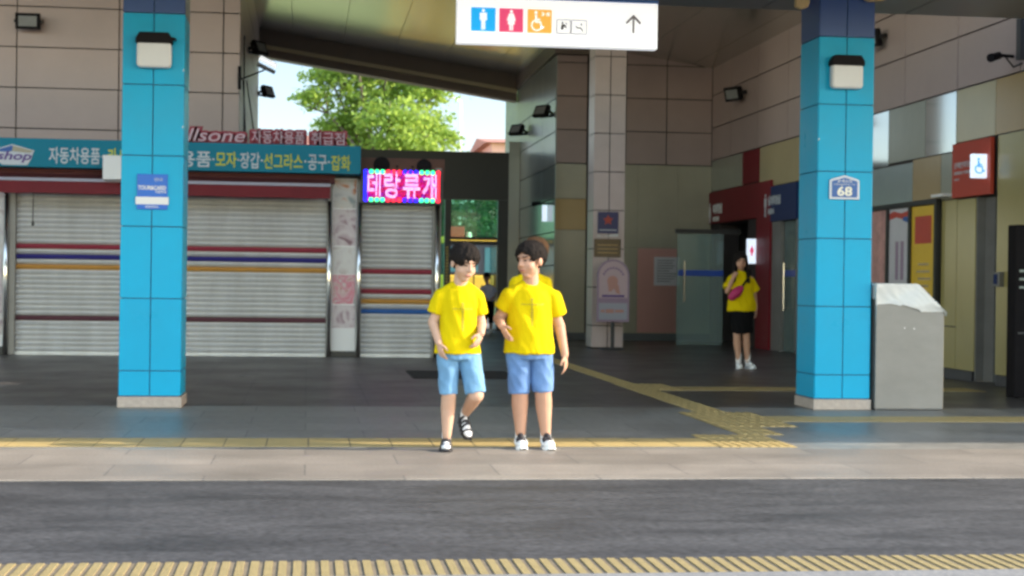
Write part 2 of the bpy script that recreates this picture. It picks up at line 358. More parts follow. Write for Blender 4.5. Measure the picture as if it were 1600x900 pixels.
# ---------------------------------------------------------------- roofs
ZR = lambda X: 6.04-.147*(X-6.56)
rf = thing('canopy_roof', 'sloping grey metal roof high over the hall, falling to the right', 'roof', (0, 27, 6))
c = MB()
def slopebox(c, x0, x1, y0, y1, d0, d1, mi=0):
    vs = []
    for dz in (d0, d1):
        for (x, y) in ((x0, y0), (x1, y0), (x1, y1), (x0, y1)): vs.append((x, y, ZR(x)+dz))
    c.add(vs, [(3,2,1,0),(4,5,6,7),(0,1,5,4),(1,2,6,5),(2,3,7,6),(3,0,4,7)], mi)
k = -22.0
while k < 13:
    slopebox(c, k, k+1.19, 16.62, 38.3, 0, .03); k += 1.2
slopebox(c, -22, 14, 16.6, 38.4, .032, .3, 1)
c.build('ceiling', ['ceil', 'roofdark'], rf)
fa = MB(); slopebox(fa, -22, 5.06, 38.42, 38.7, -.33, .35, 0); slopebox(fa, -22, 5.06, 38.40, 38.75, -.43, -.335, 1); slopebox(fa, -22, 5.06, 38.44, 38.9, -.62, -.435, 0)
fa.build('fascia', ['roofdark', 'gold'], rf)
fc = thing('front_canopy', 'low flat grey canopy carried by the blue pillars, seen from below', 'canopy', (0, 13.5, 4.15))
c = MB(); c.box(-40, 40, 10.65, 16.5, 4.19, 4.75, 1)
k = -40.0
while k < 40: c.box(k+.008, k+1.592, 10.67, 13.6, 4.17, 4.188); c.box(k+.008, k+1.592, 13.62, 16.48, 4.17, 4.188); k += 1.6
c.build('soffit', ['soffit', 'darkgrey'], fc)
MB().box(-40, 40, 10.5, 10.645, 4.12, 4.95).build('fascia', 'soffit', fc)

# ---------------------------------------------------------------- tiled walls
def tiles_x(mb, Y, x0, x1, zs, xs, mi=0, g=.011, th=.03):
    """tile faces on a plane Y facing the camera"""
    xs = [x0]+sorted(x for x in xs if x0 < x < x1)+[x1]
    for a, b_ in zip(xs, xs[1:]):
        for c_, d in zip(zs, zs[1:]): mb.box(a+g, b_-g, Y, Y+th, c_+g, d-g, mi)
def tiles_y(mb, X, y0, y1, zs, ys, mi=0, g=.011, th=.03, sgn=1):
    ys = [y0]+[y for y in ys if y0 < y < y1]+[y1]
    for a, b_ in zip(ys, ys[1:]):
        for c_, d in zip(zs, zs[1:]): mb.box(X, X+sgn*th, a+g, b_-g, c_+g, d-g, mi)
ZJ = [0, .23, .93, 1.63, 2.33, 3.03, 3.73, 4.43, 5.13, 5.83, 6.53, 7.23, 7.9]
lw = thing('tiled_wall', 'pinkish grey tiled wall above the shuttered car accessory shop', 'wall', (-8, 28.3, 0))
b = MB(); b.box(-26, -1.25, 28.03, 38.3, 0, 7.9, 1)
tiles_x(b, 28, -26, -1.22, ZJ, [-1.51, -3.29]+[-5.01-1.75*i for i in range(12)])
tiles_y(b, -1.22, 28.03, 38.3, ZJ, [29.9, 31.8, 33.7, 35.6, 37.5], 2, sgn=-1)
b.build('tile_cladding', ['tile_pink', 'joint', 'col_tile'], lw)

bw = thing('back_wall', 'brown tiled wall over olive panels at the far end of the hall', 'wall', (6.8, 32.5, 0))
b = MB(); b.box(5.12, 8.6, 32.53, 32.8, 0, 6.2, 1)
ZB = [3.70, 4.39, 5.09, 5.79, 6.2]
tiles_x(b, 32.5, 5.8, 8.45, ZB, [6.6, 7.47])
tiles_x(b, 32.46, 5.11, 5.76, [3.69, 4.39, 5.09, 5.79, 5.95], [], 0, th=.065)
b.build('tile_cladding', ['tile_brown', 'joint'], bw)
b = MB()
tiles_x(b, 32.49, 5.8, 8.45, [.15, 1.95, 3.69], [6.87, 7.73], 0, .0012)
tiles_x(b, 32.455, 5.11, 5.76, [.15, 2.30], [], 0, .004, .07); tiles_x(b, 32.455, 5.11, 5.76, [2.95, 3.68], [], 0, .004, .07)
b.box(5.11, 8.45, 32.44, 32.52, 0, .15, 1)
b.build('olive_panels', ['olive', 'recess'], bw)
MB().box(6.88, 7.72, 32.475, 32.488, .16, 1.94).build('pink_panel', 'pinkp', bw)
MB().box(5.115, 5.755, 32.45, 32.52, 2.305, 2.945).build('gold_panel', 'goldpanel', bw)

ww = thing('wing_wall', 'grey glossy panelled side wall beside the black portal', 'wall', (5.1, 36, 0))
b = MB(); b.box(5.13, 5.6, 32.81, 41, 0, 5.95, 1)
tiles_y(b, 5.1, 32.5, 41, [.15, .85, 1.55, 2.25, 2.95, 3.65], [34.4, 36.3, 38.2], 2)
tiles_y(b, 5.1, 32.5, 41, [3.65, 4.35, 5.05, 5.95], [34.4, 36.3, 38.2], 0)
b.build('panel_cladding', ['wingp', 'joint', 'wingb'], ww)
MB().box(5.04, 5.8, 32.3, 41, 5.955, 6.3).build('cornice', 'roofdark', ww)

rw = thing('side_wall', 'long side wall with brown tiles over colour panels on the right', 'wall', (8.45, 24, 0))
b = MB()
b.box(8.48, 8.9, 14.9, 18.55, 0, 6, 1); b.box(8.48, 8.9, 19.15, 26.45, 0, 6, 1); b.box(8.48, 8.9, 28.0, 29.75, 0, 6, 1); b.box(8.48, 8.9, 31.9, 32.53, 0, 6, 1)
b.box(8.48, 8.9, 18.55, 19.15, 2.36, 6, 1); b.box(8.48, 8.9, 26.45, 28.0, 2.4, 6, 1); b.box(8.48, 8.9, 29.75, 31.9, 2.45, 6, 1)
b.box(9.9, 10, 18, 32.6, 0, 3, 2); b.box(8.9, 9.9, 28.6, 28.7, 0, 3, 2); b.box(8.6, 9.9, 32.54, 32.64, 0, 3, 2); b.box(8.6, 10, 18, 32.6, 3.0, 3.1, 2)
YT = [16.2, 17.95, 19.8, 21.66, 23.5, 25.3, 27.2, 29.1, 31.0]
tiles_y(b, 8.45, 14.9, 32.5, [3.80, 4.49, 5.18, 5.87], YT)
b.build('tile_cladding', ['tile_pink', 'joint', 'recess'], rw)
# colour panels: (y0, y1, z0, z1, material)
for (nm, mat, rects) in (
    ('pale_glossy_panel', 'pale', [(19.82, 20.85, 3.0, 3.79), (22.25, 22.9, 2.97, 3.79)]),
    ('olive_grey_panel', 'oliveg', [(20.86, 22.24, 3.0, 3.79), (19.82, 20.3, 2.37, 2.99), (30.1, 32.48, 3.15, 3.79)]),
    ('beige_panel', 'beige', [(18.62, 19.81, 3.1, 3.79), (26.45, 28.9, 3.02, 3.79)]),
    ('golden_panel', 'goldpanel', [(16.9, 18.61, 3.1, 3.79), (14.95, 16.89, 3.1, 3.79)]),
    ('tan_panel', 'tanpanel', [(20.31, 21.3, 2.37, 2.99)]),
    ('blue_grey_panel', 'blueg', [(21.31, 24.4, 2.37, 2.96), (24.41, 26.44, 2.37, 3.79), (22.91, 24.4, 2.97, 3.79)]),
    ('yellow_olive_panel', 'yolive', [(19.16, 19.74, .13, 2.35), (19.75, 22.9, .13, .68), (16.9, 18.54, .13, 3.09), (14.95, 16.89, .13, 3.09), (19.75, 20.25, .69, 2.36)]),
    ('olive_panel', 'olive', [(22.91, 26.35, .13, 2.36)]),
    ('dull_red_panel', 'redp', [(28.91, 30.09, 3.16, 3.79)])):
    b = MB()
    for (a, e, z0, z1) in rects: b.box(8.447, 8.477, a+.003, e-.003, z0+.003, z1-.003)
    b.build(nm, mat, rw)
b = MB(); b.box(8.44, 8.478, 14.9, 18.5, 0, .125); b.box(8.44, 8.478, 19.2, 26.4, 0, .125)
b.build('skirting', 'darkgrey', rw)
# recessed steel door by the red sign
dr = MB().box(8.56, 8.62, 18.84, 19.145, .02, 2.355).build('steel_door', 'steel', rw)
MB().box(8.58, 8.61, 18.56, 18.838, .02, 2.355).build('door_glass', 'recess', dr)
MB().box(8.452, 8.70, 19.118, 19.147, .005, 2.355).build('steel_reveal', 'steel', rw)
# women's entrance: red surround
b = MB(); b.box(8.40, 8.478, 28.9, 32.48, 2.47, 3.13); b.box(8.40, 8.478, 28.02, 28.9, .004, 3.13)
rs = b.build('red_surround', 'redp', rw)
# men's entrance: blue lintel, steel jamb, glass door
MB().box(8.40, 8.478, 26.47, 28.015, 2.36, 3.0).build('blue_lintel', 'bluep', rw)
b = MB(); b.box(8.43, 8.5, 27.45, 28.0, .004, 2.355); b.box(8.43, 8.5, 26.47, 26.56, .004, 2.355)
b.build('steel_jamb', 'steel', rw)
gd = MB().box(8.50, 8.52, 26.57, 27.44, .01, 2.35).build('glass_door', 'glass', rw)
MB().box(8.485, 8.499, 26.6, 27.42, 1.36, 1.47).build('blue_band', 'bluebar', gd)
MB().tube((8.42, 27.2, .75), (8.42, 27.2, 1.6), .018).tube((8.42, 27.2, .8), (8.5, 27.2, .8), .01).tube((8.42, 27.2, 1.55), (8.5, 27.2, 1.55), .01).build('door_handle', 'chrome', gd)

# pictograms -----------------------------------------------------------------
def pict(parent, kind, o, a, b, cx, cz, s, mat, ext=.006):
    """standing figure / wheelchair / arrow drawn in flat prisms, s = height"""
    m = MB(); n = Vector(a).cross(Vector(b)); o = Vector(o)+n*ext; d = -n*ext
    def P(poly): m.prism([(cx+u*s, cz+v*s) for u, v in poly], o, a, b, d)
    if kind == 'man':
        P(circ(0, .43, .075, 14)); P([(-.17,.32),(.17,.32),(.17,-.05),(.10,-.05),(.10,.2),(.09,.2),(.09,-.5),(.01,-.5),(.01,-.1),(-.01,-.1),(-.01,-.5),(-.09,-.5),(-.09,.2),(-.10,.2),(-.10,-.05),(-.17,-.05)])
    elif kind == 'woman':
        P(circ(0, .43, .075, 14)); P([(-.11,.33),(.11,.33),(.22,-.02),(.16,-.04),(.10,.15),(.18,-.2),(.09,-.2),(.09,-.5),(.015,-.5),(.015,-.2),(-.015,-.2),(-.015,-.5),(-.09,-.5),(-.09,-.2),(-.18,-.2),(-.10,.15),(-.16,-.04),(-.22,-.02)])
    elif kind == 'wheel':
        P(circ(-.08, .42, .075, 12)); P([(-.13,.32),(-.03,.32),(-.02,.12),(.14,.12),(.14,.05),(-.02,.05),(-.02,0),(.17,0),(.24,-.28),(.34,-.25),(.32,-.33),(.2,-.38),(.11,-.08),(-.11,-.08)])
        P(ring_arc(-.03, -.2, .22, .29, R(110), R(350), 20))
    elif kind == 'arrow':
        P([(-.05,-.5),(.05,-.5),(.05,.27),(.34,-.03),(.42,.05),(0,.48),(-.42,.05),(-.34,-.03),(-.05,.27)])
    elif kind == 'baby':
        P(circ(-.1, .3, .1, 10)); P([(-.2,.15),(.1,.2),(.3,-.1),(.2,-.15),(.05,.02),(-.05,-.3),(-.25,-.25)]); P(circ(.25, .25, .07, 10))
    elif kind == 'seat':
        P([(-.35,.1),(-.28,.14),(-.1,-.05),(.1,.0),(.3,-.2),(.35,-.38),(.26,-.38),(.2,-.22),(.05,-.12),(-.15,-.16)]); P(circ(.2, .22, .09, 10))
    return m.build('pictogram', mat, parent)
YN = (0, -1, 0)   # reader's right on the side wall (wall faces -X) runs towards -Y
WX = 8.40
sg = thing('toilet_sign', "red women's toilet lettering with a white figure over the entrance", 'sign', (WX, 32.2, 2.5), 'toilet signs on the side wall')
pict(sg, 'woman', (WX, 0, 0), YN, ZA, -32.38, 2.69, .42, 'white')
lettering('여자화장실', sg, 'white', (WX, 0, 0), YN, ZA, -32.15, -31.42, 2.66, 2.87, .05, ext=.006)
lettering('WOMEN', sg, 'white', (WX, 0, 0), YN, ZA, -32.15, -31.65, 2.51, 2.61, .05, ext=.006)
sg = thing('toilet_sign', "blue men's toilet lettering with a white figure beside the pillar", 'sign', (WX, 28, 2.5), 'toilet signs on the side wall')
pict(sg, 'man', (WX, 0, 0), YN, ZA, -28.33, 2.67, .42, 'let_white')
lettering('남자화장실', sg, 'let_white', (WX, 0, 0), YN, ZA, -28.15, -27.40, 2.66, 2.83, .05, ext=.006)
lettering('MEN', sg, 'let_white', (WX, 0, 0), YN, ZA, -28.15, -27.80, 2.50, 2.60, .05, ext=.006)
sg = thing('toilet_sign', 'orange red sign panel with white lettering over the steel door', 'sign', (8.39, 19.2, 2.5), 'toilet signs on the side wall')
MB().box(8.39, 8.446, 18.63, 19.80, 2.37, 3.08).build('panel', 'orangered', sg, .006)
for w_, z0, z1, y1 in (('장애인화장실', 2.75, 2.83, 19.16), ('DISABLED TOILET', 2.67, 2.71, 19.22), ('WC', 2.59, 2.62, 19.55)):
    lettering(w_, sg, 'let_white', (8.39, 0, 0), YN, ZA, -19.72, -y1, z0, z1, .008, ext=.005)
# projecting lit signs
lb = thing('lit_sign', 'small lit wheelchair sign jutting from the orange red panel', 'sign', (8.39, 18.95, 2.6), 'lit projecting signs')
MB().box(8.19, 8.385, 18.70, 18.78, 2.57, 2.87).build('light_box', 'lit_panel', lb, .01)
pict(lb, 'wheel', (0, 18.70, 0), XA, ZA, 8.285, 2.72, .2, 'p_blue')
lb = thing('lit_sign', "small lit white women's sign jutting out above the woman", 'sign', (8.39, 29, 1.9), 'lit projecting signs')
MB().box(8.225, 8.395, 28.88, 28.96, 1.60, 2.07).build('light_box', 'lit_panel', lb, .01)
pict(lb, 'woman', (0, 28.88, 0), XA, ZA, 8.31, 1.84, .19, 'p_red')

# open glass leaf across the women's entrance
gl = thing('glass_door', 'frameless open glass door with a blue band left of the woman', 'door', (7.6, 30, 0))
MB().box(7.14, 8.06, 30, 30.015, .01, 2.18).build('pane', 'glass', gl)
MB().box(7.10, 8.40, 29.97, 30.045, 2.185, 2.27).build('top_rail', 'black', gl)
MB().box(7.16, 8.06, 29.985, 29.997, 1.36, 1.47).build('blue_band', 'bluebar', gl)
MB().tube((7.27, 29.93, .85), (7.27, 29.93, 1.65), .018).tube((7.27, 29.93, .9), (7.27, 30, .9), .01).tube((7.27, 29.93, 1.6), (7.27, 30, 1.6), .01).build('handle', 'chrome', gl)
nb = thing('paper_notice', 'pale paper notice taped over the dusty pink panel', 'notice', (7.5, 32.4, 1.2))
MB().box(7.23, 7.78, 32.455, 32.462, 1.16, 1.76).build('sheet', 'poster_white', nb)
b = MB()
for i in range(9): b.box(7.29, 7.29+random.uniform(.25, .43), 32.452, 32.456, 1.24+.055*i, 1.255+.055*i)
b.build('print_lines', 'p_grey', nb)

# tiled column -----------------------------------------------------------------
cl = thing('tiled_column', 'slim pale pink tiled column carrying a dark blue sign', 'column', (5.43, 28.5, 0))
b = MB(); b.box(5.155, 5.705, 28.23, 28.77, 0, 6.3, 1)
zc = [.02, .42, 1.12, 1.82, 2.52, 3.22, 3.92, 4.62, 5.32, 6.2]
tiles_x(b, 28.2, 5.14, 5.72, zc, [5.43], g=.009); tiles_y(b, 5.14, 28.2, 28.8, zc, [], g=.009, sgn=1); tiles_y(b, 5.72, 28.2, 28.8, zc, [], g=.009, sgn=-1)
b.build('tile_cladding', ['col_tile', 'joint'], cl)
s1 = thing('star_sign', 'square dark blue sign with an orange star on the tiled column', 'sign', (5.4, 28.15, 2.2))
MB().box(5.22, 5.60, 28.17, 28.195, 2.10, 2.49).build('panel', 'deepblue', s1)
b = MB(); pts = [(5.41+(.10 if i % 2 == 0 else .05)*math.sin(i*math.pi/5), 2.34+(.10 if i % 2 == 0 else .05)*math.cos(i*math.pi/5)) for i in range(10)]
b.prism(pts, (0, 28.165, 0), XA, ZA, (0, .004, 0)); b.build('star', 'orangered', s1)
b = MB(); b.prism([(5.22, 2.04), (5.60, 2.04), (5.60, 2.095), (5.5, 2.085), (5.4, 2.06), (5.3, 2.05), (5.22, 2.07)], (0, 28.172, 0), XA, ZA, (0, .02, 0)); b.build('white_swoosh', 'paper', s1)
MB().box(5.25, 5.57, 28.166, 28.169, 2.15, 2.17).build('print_line', 'let_white', s1)
s2 = thing('bronze_plate', 'brown rectangular plate below the star sign on the column', 'plate', (5.4, 28.15, 1.8))
MB().box(5.16, 5.65, 28.165, 28.195, 1.67, 2.0).build('plate', 'brownsign', s2, .006)
b = MB(); [b.box(5.22, 5.59, 28.160, 28.163, 1.74+.07*i, 1.755+.07*i) for i in range(3)]; b.build('print_line', 'goldpanel', s2)
st = thing('standing_sign', 'lilac round topped information sign on a post before the column', 'sign', (5.45, 27.8, 0))
MB().tube((5.45, 27.82, .02), (5.45, 27.82, .9), .035).build('post', 'darkgrey', st)
MB().tube((5.45, 27.82, 0), (5.45, 27.82, .03), .22, .2, 20).build('base', 'darkgrey', st)
arch = [(5.15, .5), (5.74, .5), (5.74, 1.38)]+circ(5.445, 1.33, .295, 14, R(10), R(170))+[(5.15, 1.38)]
MB().prism(arch, (0, 27.78, 0), XA, ZA, (0, .04, 0)).build('rim', 'lilacrim', st)
arch2 = [(5.185, .93), (5.705, .93), (5.705, 1.36)]+circ(5.445, 1.33, .26, 14, R(10), R(170))+[(5.185, 1.36)]
MB().prism(arch2, (0, 27.773, 0), XA, ZA, (0, .006, 0)).build('board', 'lilac', st)
MB().box(5.185, 5.705, 27.773, 27.779, .54, .84).build('lower_board', 'p_lgrey', st)
b = MB(); b.prism(circ(5.43, 1.23, .10, 14), (0, 27.769, 0), XA, ZA, (0, .003, 0)); b.prism([(5.34, 1.2), (5.46, 1.24), (5.54, 1.16), (5.57, 1.0), (5.5, 1.02), (5.46, 1.1), (5.4, 1.04), (5.36, 1.05)], (0, 27.768, 0), XA, ZA, (0, .003, 0))
b.build('hand_emblem', 'pinkp', st)
b = MB()
for i in range(9):
    a_ = R(150-15*i); b.prism(circ(5.445+.2*math.cos(a_), 1.27+.22*math.sin(a_)-.02, .018, 6), (0, 27.769, 0), XA, ZA, (0, .003, 0))
b.box(5.24, 5.65, 27.768, 27.772, .945, .985); b.build('print_line', 'purple', st)
b = MB(); b.box(5.22, 5.29, 27.768, 27.772, .67, .72); b.box(5.31, 5.46, 27.768, 27.772, .66, .73); b.box(5.48, 5.64, 27.768, 27.772, .67, .72); b.build('lower_print', 'pinkp', st)

# ---------------------------------------------------------------- blue pillars
def pillar(x0, label):
    p = thing('tiled_pillar', label, 'pillar', (x0+.278, 15, 0), 'cyan tiled pillars')
    b = MB(); b.box(x0+.015, x0+.541, 14.755, 15.305, .1, 4.16); b.build('core', 'pjoint', p)
    zs = [.105, .337, 1.0, 1.66, 2.31, 2.96, 3.615]
    b = MB(); g_ = .0045
    def faces(z0, z1, mi):
        tiles_x(b, 14.74, x0, x0+.556, [z0, z1], [x0+.278], mi, g_, .03)
        tiles_x(b, 15.29, x0, x0+.556, [z0, z1], [x0+.278], mi, g_, .03)
        tiles_y(b, x0-.002, 14.745, 15.315, [z0, z1], [], mi, g_, .03); tiles_y(b, x0+.558, 14.745, 15.315, [z0, z1], [], mi, g_, .03, -1)
    for z0, z1 in zip(zs, zs[1:]): faces(z0, z1, 0)
    b.build('cyan_tiles', 'cyan', p, .003)
    b = MB(); faces(3.615, 4.16, 0); b.build('navy_tiles', 'navy', p, .003)
    MB().box(x0-.012, x0+.568, 14.728, 15.33, 0, .1).build('plinth', 'plinth', p, .006)
    return p
pillar(-1.70, 'cyan tiled pillar with a blue notice, standing before the shutters')
pillar(4.885, 'cyan tiled pillar with house number 68 beside the steel box')
for p, cx_, cz_ in ((-1.70, -1.150, 3.10), (-1.70, -1.152, 2.58), (4.885, 4.893, 2.62)):
    par = [o for o in COL.objects if o.name.startswith('tiled_pillar') and abs(o['_o'][0]-p-.278) < .01][0]
    MB().prism([(cx_-.006, cz_-.012), (cx_+.008, cz_-.006), (cx_+.004, cz_+.012), (cx_-.004, cz_+.006)], (0, 14.7385, 0), XA, ZA, (0, .003, 0)).build('chip', 'paper', par)
def wall_lamp(cx, label):
    p = thing('wall_lamp', label, 'lamp', (cx, 14.7, 3.26), 'square lamps on the pillars')
    b = MB(); pr = rrect(cx-.155, cx+.155, 3.105, 3.345, .04)
    b.prism(pr, (0, 14.63, 0), XA, ZA, (0, .10, 0)); b.build('diffuser', 'lampwhite', p, .02)
    b = MB(); b.prism([(cx-.165, 3.325), (cx+.165, 3.325), (cx+.165, 3.37), (cx+.13, 3.425), (cx-.13, 3.425), (cx-.165, 3.37)], (0, 14.615, 0), XA, ZA, (0, .12, 0)); b.build('hood', 'blackm', p, .008)
    return p
q = wall_lamp(-1.41, 'square white lamp with a black hood and a side sensor on the left cyan pillar')
MB().tube((-1.25, 14.65, 3.37), (-1.215, 14.63, 3.36), .018, .012).build('sensor', 'blackm', q)
wall_lamp(5.14, 'square white lamp with a black hood on the pillar numbered 68')
# foam scraps at the top of the right pillar
for (xa, xb, za, lab) in ((4.62, 4.76, 3.86, 'tan foam scrap stuck left of the pillar top'), (5.31, 5.53, 3.955, 'tan foam scrap stuck right of the pillar top')):
    b = MB(); b.prism([(xa, za+.02), (xa+.05, za), (xb-.02, za+.015), (xb, za+.06), (xb-.01, 4.16), (xa+.01, 4.165)], (0, 14.66, 0), XA, ZA, (0, .07, 0))
    tag(b.build('foam_scrap', 'foam', None, .012), lab, 'foam', 'foam scraps at the pillar top')
# notice on the left pillar
n_ = thing('pillar_notice', 'blue notice with a white band on the left cyan pillar', 'notice', (-1.42, 14.73, 1.98))
MB().box(-1.555, -1.28, 14.722, 14.738, 1.815, 2.14).build('panel', 'signblue', n_, .003)
MB().box(-1.565, -1.27, 14.714, 14.721, 1.862, 1.93).build('white_band', 'paper', n_)
lettering('안내', n_, 'let_white', (0, 14.7215, 0), XA, ZA, -1.40, -1.33, 2.075, 2.105, .01, ext=.003)
lettering('TOUR&CARD', n_, 'paper', (0, 14.7215, 0), XA, ZA, -1.545, -1.295, 1.995, 2.035, .03, ext=.003)
lettering('이용안내', n_, 'paper', (0, 14.7215, 0), XA, ZA, -1.39, -1.295, 1.965, 1.99, .02, ext=.003)
lettering('관광안내소', n_, 'paper', (0, 14.7215, 0), XA, ZA, -1.48, -1.36, 1.83, 1.852, .02, ext=.003)
# number plaque
pq = thing('number_plaque', 'blue house number plaque reading 68 with a pale rim', 'plaque', (5.15, 14.73, 2.15))
out = [(5.0, 2.04), (5.30, 2.04), (5.30, 2.225), (5.27, 2.24), (5.15, 2.275), (5.03, 2.24), (5.0, 2.225)]
MB().prism(out, (0, 14.715, 0), XA, ZA, (0, .023, 0)).build('rim', 'plaquerim', pq, .004)
inn = [(5.022, 2.06), (5.278, 2.06), (5.278, 2.215), (5.15, 2.252), (5.022, 2.215)]
MB().prism(inn, (0, 14.711, 0), XA, ZA, (0, .006, 0)).build('field', 'plaqueblue', pq)
lettering('68', pq, 'cream', (0, 14.711, 0), XA, ZA, 5.075, 5.225, 2.072, 2.165, .025, ext=.004)
lettering('휴게소로', pq, 'plaquerim', (0, 14.711, 0), XA, ZA, 5.075, 5.225, 2.20, 2.232, .012, ext=.003)
lettering('Hyugeso-ro', pq, 'plaquerim', (0, 14.711, 0), XA, ZA, 5.045, 5.255, 2.175, 2.193, .012, ext=.003)

# ---------------------------------------------------------------- hanging direction sign
hs = thing('hanging_sign', 'long white toilet direction sign hanging below the canopy', 'sign', (2.3, 14.6, 3.6))
MB().box(1.35, 3.255, 14.6, 14.72, 3.415, 3.845).build('light_box', 'white_lit', hs, .008)
MB().box(1.345, 3.26, 14.595, 14.725, 3.846, 3.875).build('top_rail', 's_lblue', hs)
for xx in (1.7, 2.9): MB().tube((xx, 14.66, 3.876), (xx, 14.66, 4.17), .012).build('hanger_rod', 'steel', hs)
for kd, x0, x1, mm in (('man', 1.48, 1.71, 'p_blue'), ('woman', 1.745, 1.97, 'p_red'), ('wheel', 2.01, 2.24, 'p_orange')):
    pn = MB().box(x0, x1, 14.594, 14.599, 3.53, 3.75).build('pictogram_tile', mm, hs)
    pict(pn, kd, (0, 14.593, 0), XA, ZA, (x0+x1)/2-(.02 if kd == 'wheel' else 0), 3.64, .19, 'white_lit', .003)
lettering('3·8', pn, 'white_lit', (0, 14.593, 0), XA, ZA, 2.14, 2.22, 3.69, 3.725, .02, ext=.003)
for kd, x0, x1 in (('baby', 2.285, 2.42), ('seat', 2.425, 2.575)):
    pn = MB().prism(rrect(x0, x1, 3.53, 3.665, .01), (0, 14.596, 0), XA, ZA, (0, .003, 0)).build('pictogram_tile', 'p_lgrey', hs)
    MB().box(x0+.008, x1-.008, 14.5925, 14.5955, 3.538, 3.657).build('tile_field', 'white_lit', pn)
    pict(pn, kd, (0, 14.592, 0), XA, ZA, (x0+x1)/2, 3.598, .11, 'p_grey', .003)
pict(hs, 'arrow', (0, 14.598, 0), XA, ZA, 3.02, 3.648, .18, 'arrow_grey', .004)

# ---------------------------------------------------------------- kiosk (car accessory shop)
KY = 24.5
ks = thing('shop_kiosk', 'shuttered car accessory shop under a teal sign and red awning', 'kiosk', (-2, 26, 0))
b = MB(); b.box(-9.2, .78, 24.62, 27.9, 0, 3.22, 0); b.box(.78, 2.06, 24.62, 27.9, 0, 3.05, 0)
b.build('body', 'darkgrey', ks)
def shutter(x0, x1, bands, pitch=.0775):
    prof = []; z = 0.05
    m = MB(); y = KY+.03
    zs = []
    while z < 2.42:
        zs.append(z); z += pitch
    for z in zs:
        col = 0
        for (a, b_, i) in bands:
            if a <= z+pitch*.5 <= b_: col = i
        pts = [(y+.055, z), (y+.055, z+.001), (y+.010, z+.006), (y-.012, z+pitch*.44), (y-.016, z+pitch*.60), (y-.010, z+pitch*.78), (y+.008, z+pitch-.012), (y+.055, z+pitch-.011), (y+.055, z+pitch)]
        vs = [(x0, p, q) for p, q in pts]+[(x1, p, q) for p, q in pts]; n = len(pts)
        m.add(vs, [(i, n+i, n+i+1, i+1) for i in range(n-1)], col)
    m.box(x0, x1, y-.012, y+.03, 0, .05, 0)
    return m
MS = ['shutter', 's_red', 's_blue', 's_orange', 's_lblue', 's_maroon']
sh = shutter(-4.36, .29, [(1.57, 1.65, 1), (1.42, 1.53, 2), (1.26, 1.37, 3), (.55, .63, 5)])
sh.build('shutter', MS, ks)
sh2 = shutter(.83, 1.92, [(1.26, 1.36, 1), (.95, 1.04, 1), (.81, .91, 3), (.66, .76, 4)])
sh2.build('shutter', MS, ks)
sh3 = shutter(-9.0, -5.1, [(1.57, 1.65, 1), (1.42, 1.53, 2), (1.26, 1.37, 3), (.55, .63, 5)]); sh3.build('shutter', MS, ks)
for (xa, xb) in ((-4.46, -4.36), (.29, .37), (.75, .83), (1.92, 1.96)):
    MB().box(xa, xb, KY-.05, KY+.1, 0, 2.75).build('shutter_rail', 'steel', ks, .01)
for xx in (-4.49, .335, .79, 2.0):
    MB().tube((xx, KY-.09, 0), (xx, KY-.09, 2.4), .035, n=16).build('chrome_post', 'chrome', ks, smooth=True)
MB().box(1.96, 2.06, KY-.03, KY+.1, 0, 2.95).build('side_jamb', 'steel', ks, .01)
# picture strip between shutters
ps = MB().box(.372, .748, KY-.02, KY+.1, .09, 2.76).build('picture_strip', 'paper', ks)
for (z0, z1, mm) in ((2.3, 2.74, 'pic_a'), (1.72, 2.28, 'pic_b'), (1.28, 1.70, 'pic_c'), (.82, 1.27, 'pic_d'), (.45, .80, 'pic_b')):
    MB().box(.385, .735, KY-.026, KY-.021, z0, z1).build('picture', mm, ps)
MB().box(.372, .748, KY-.03, KY+.1, .24, .42).build('cream_base', 'paper', ks)
MB().box(.372, .748, KY-.01, KY+.1, 0, .088).build('black_kick', 'black', ks)
# left picture strip
ps = MB().box(-5.05, -4.53, KY-.02, KY+.1, .3, 2.74).build('picture_strip', 'pic_c', ks)
MB().box(-4.9, -4.555, KY-.026, KY-.021, .62, 1.5).build('picture', 'pic_b', ps)
MB().box(-5.05, -4.53, KY-.01, KY+.1, 0, .12).build('black_kick', 'black', ks)
MB().box(-5.05, -4.53, KY-.015, KY+.1, .12, .3).build('cream_base', 'paper', ks)
# awning
aw = MB()
n = 60
for i in range(n):
    xa, xb = -4.62+4.95*i/n, -4.62+4.95*(i+1)/n
    s_ = lambda x_: .012*abs(math.sin(x_*2.9))**.6
    aw.add([(xa, KY-.45, 2.41+s_(xa)), (xb, KY-.45, 2.41+s_(xb)), (xb, KY-.44, 2.60), (xa, KY-.44, 2.60)], [(0, 1, 2, 3)])
    aw.add([(xa, KY-.43, 2.41+s_(xa)), (xb, KY-.43, 2.41+s_(xb)), (xb, KY-.42, 2.60), (xa, KY-.42, 2.60)], [(3, 2, 1, 0)])
av = aw.build('awning_valance', 'awning', ks)
MB().box(-4.62, .33, KY-.46, KY-.40, 2.601, 2.645).build('awning_rail', 'p_lgrey', ks)
MB().add([(-4.6, KY-.4, 2.64), (.32, KY-.4, 2.64), (.32, KY-.02, 2.80), (-4.6, KY-.02, 2.80), (-4.6, KY-.4, 2.62), (.32, KY-.4, 2.62), (.32, KY-.02, 2.78), (-4.6, KY-.02, 2.78)], [(0,1,2,3),(7,6,5,4),(0,4,5,1),(1,5,6,2),(2,6,7,3),(3,7,4,0)]).build('awning_cloth', 'maroon', ks)
MB().box(-4.60, .40, KY-.2, KY+.05, 2.665, 2.80).build('awning_roller', 'maroon', ks)
MB().tube((-4.05, KY-.4, 2.0), (-4.05, KY-.4, 2.42), .008).tube((-4.05, KY-.4, 1.93), (-4.05, KY-.4, 2.0), .02).build('pull_cord', 'black', ks)
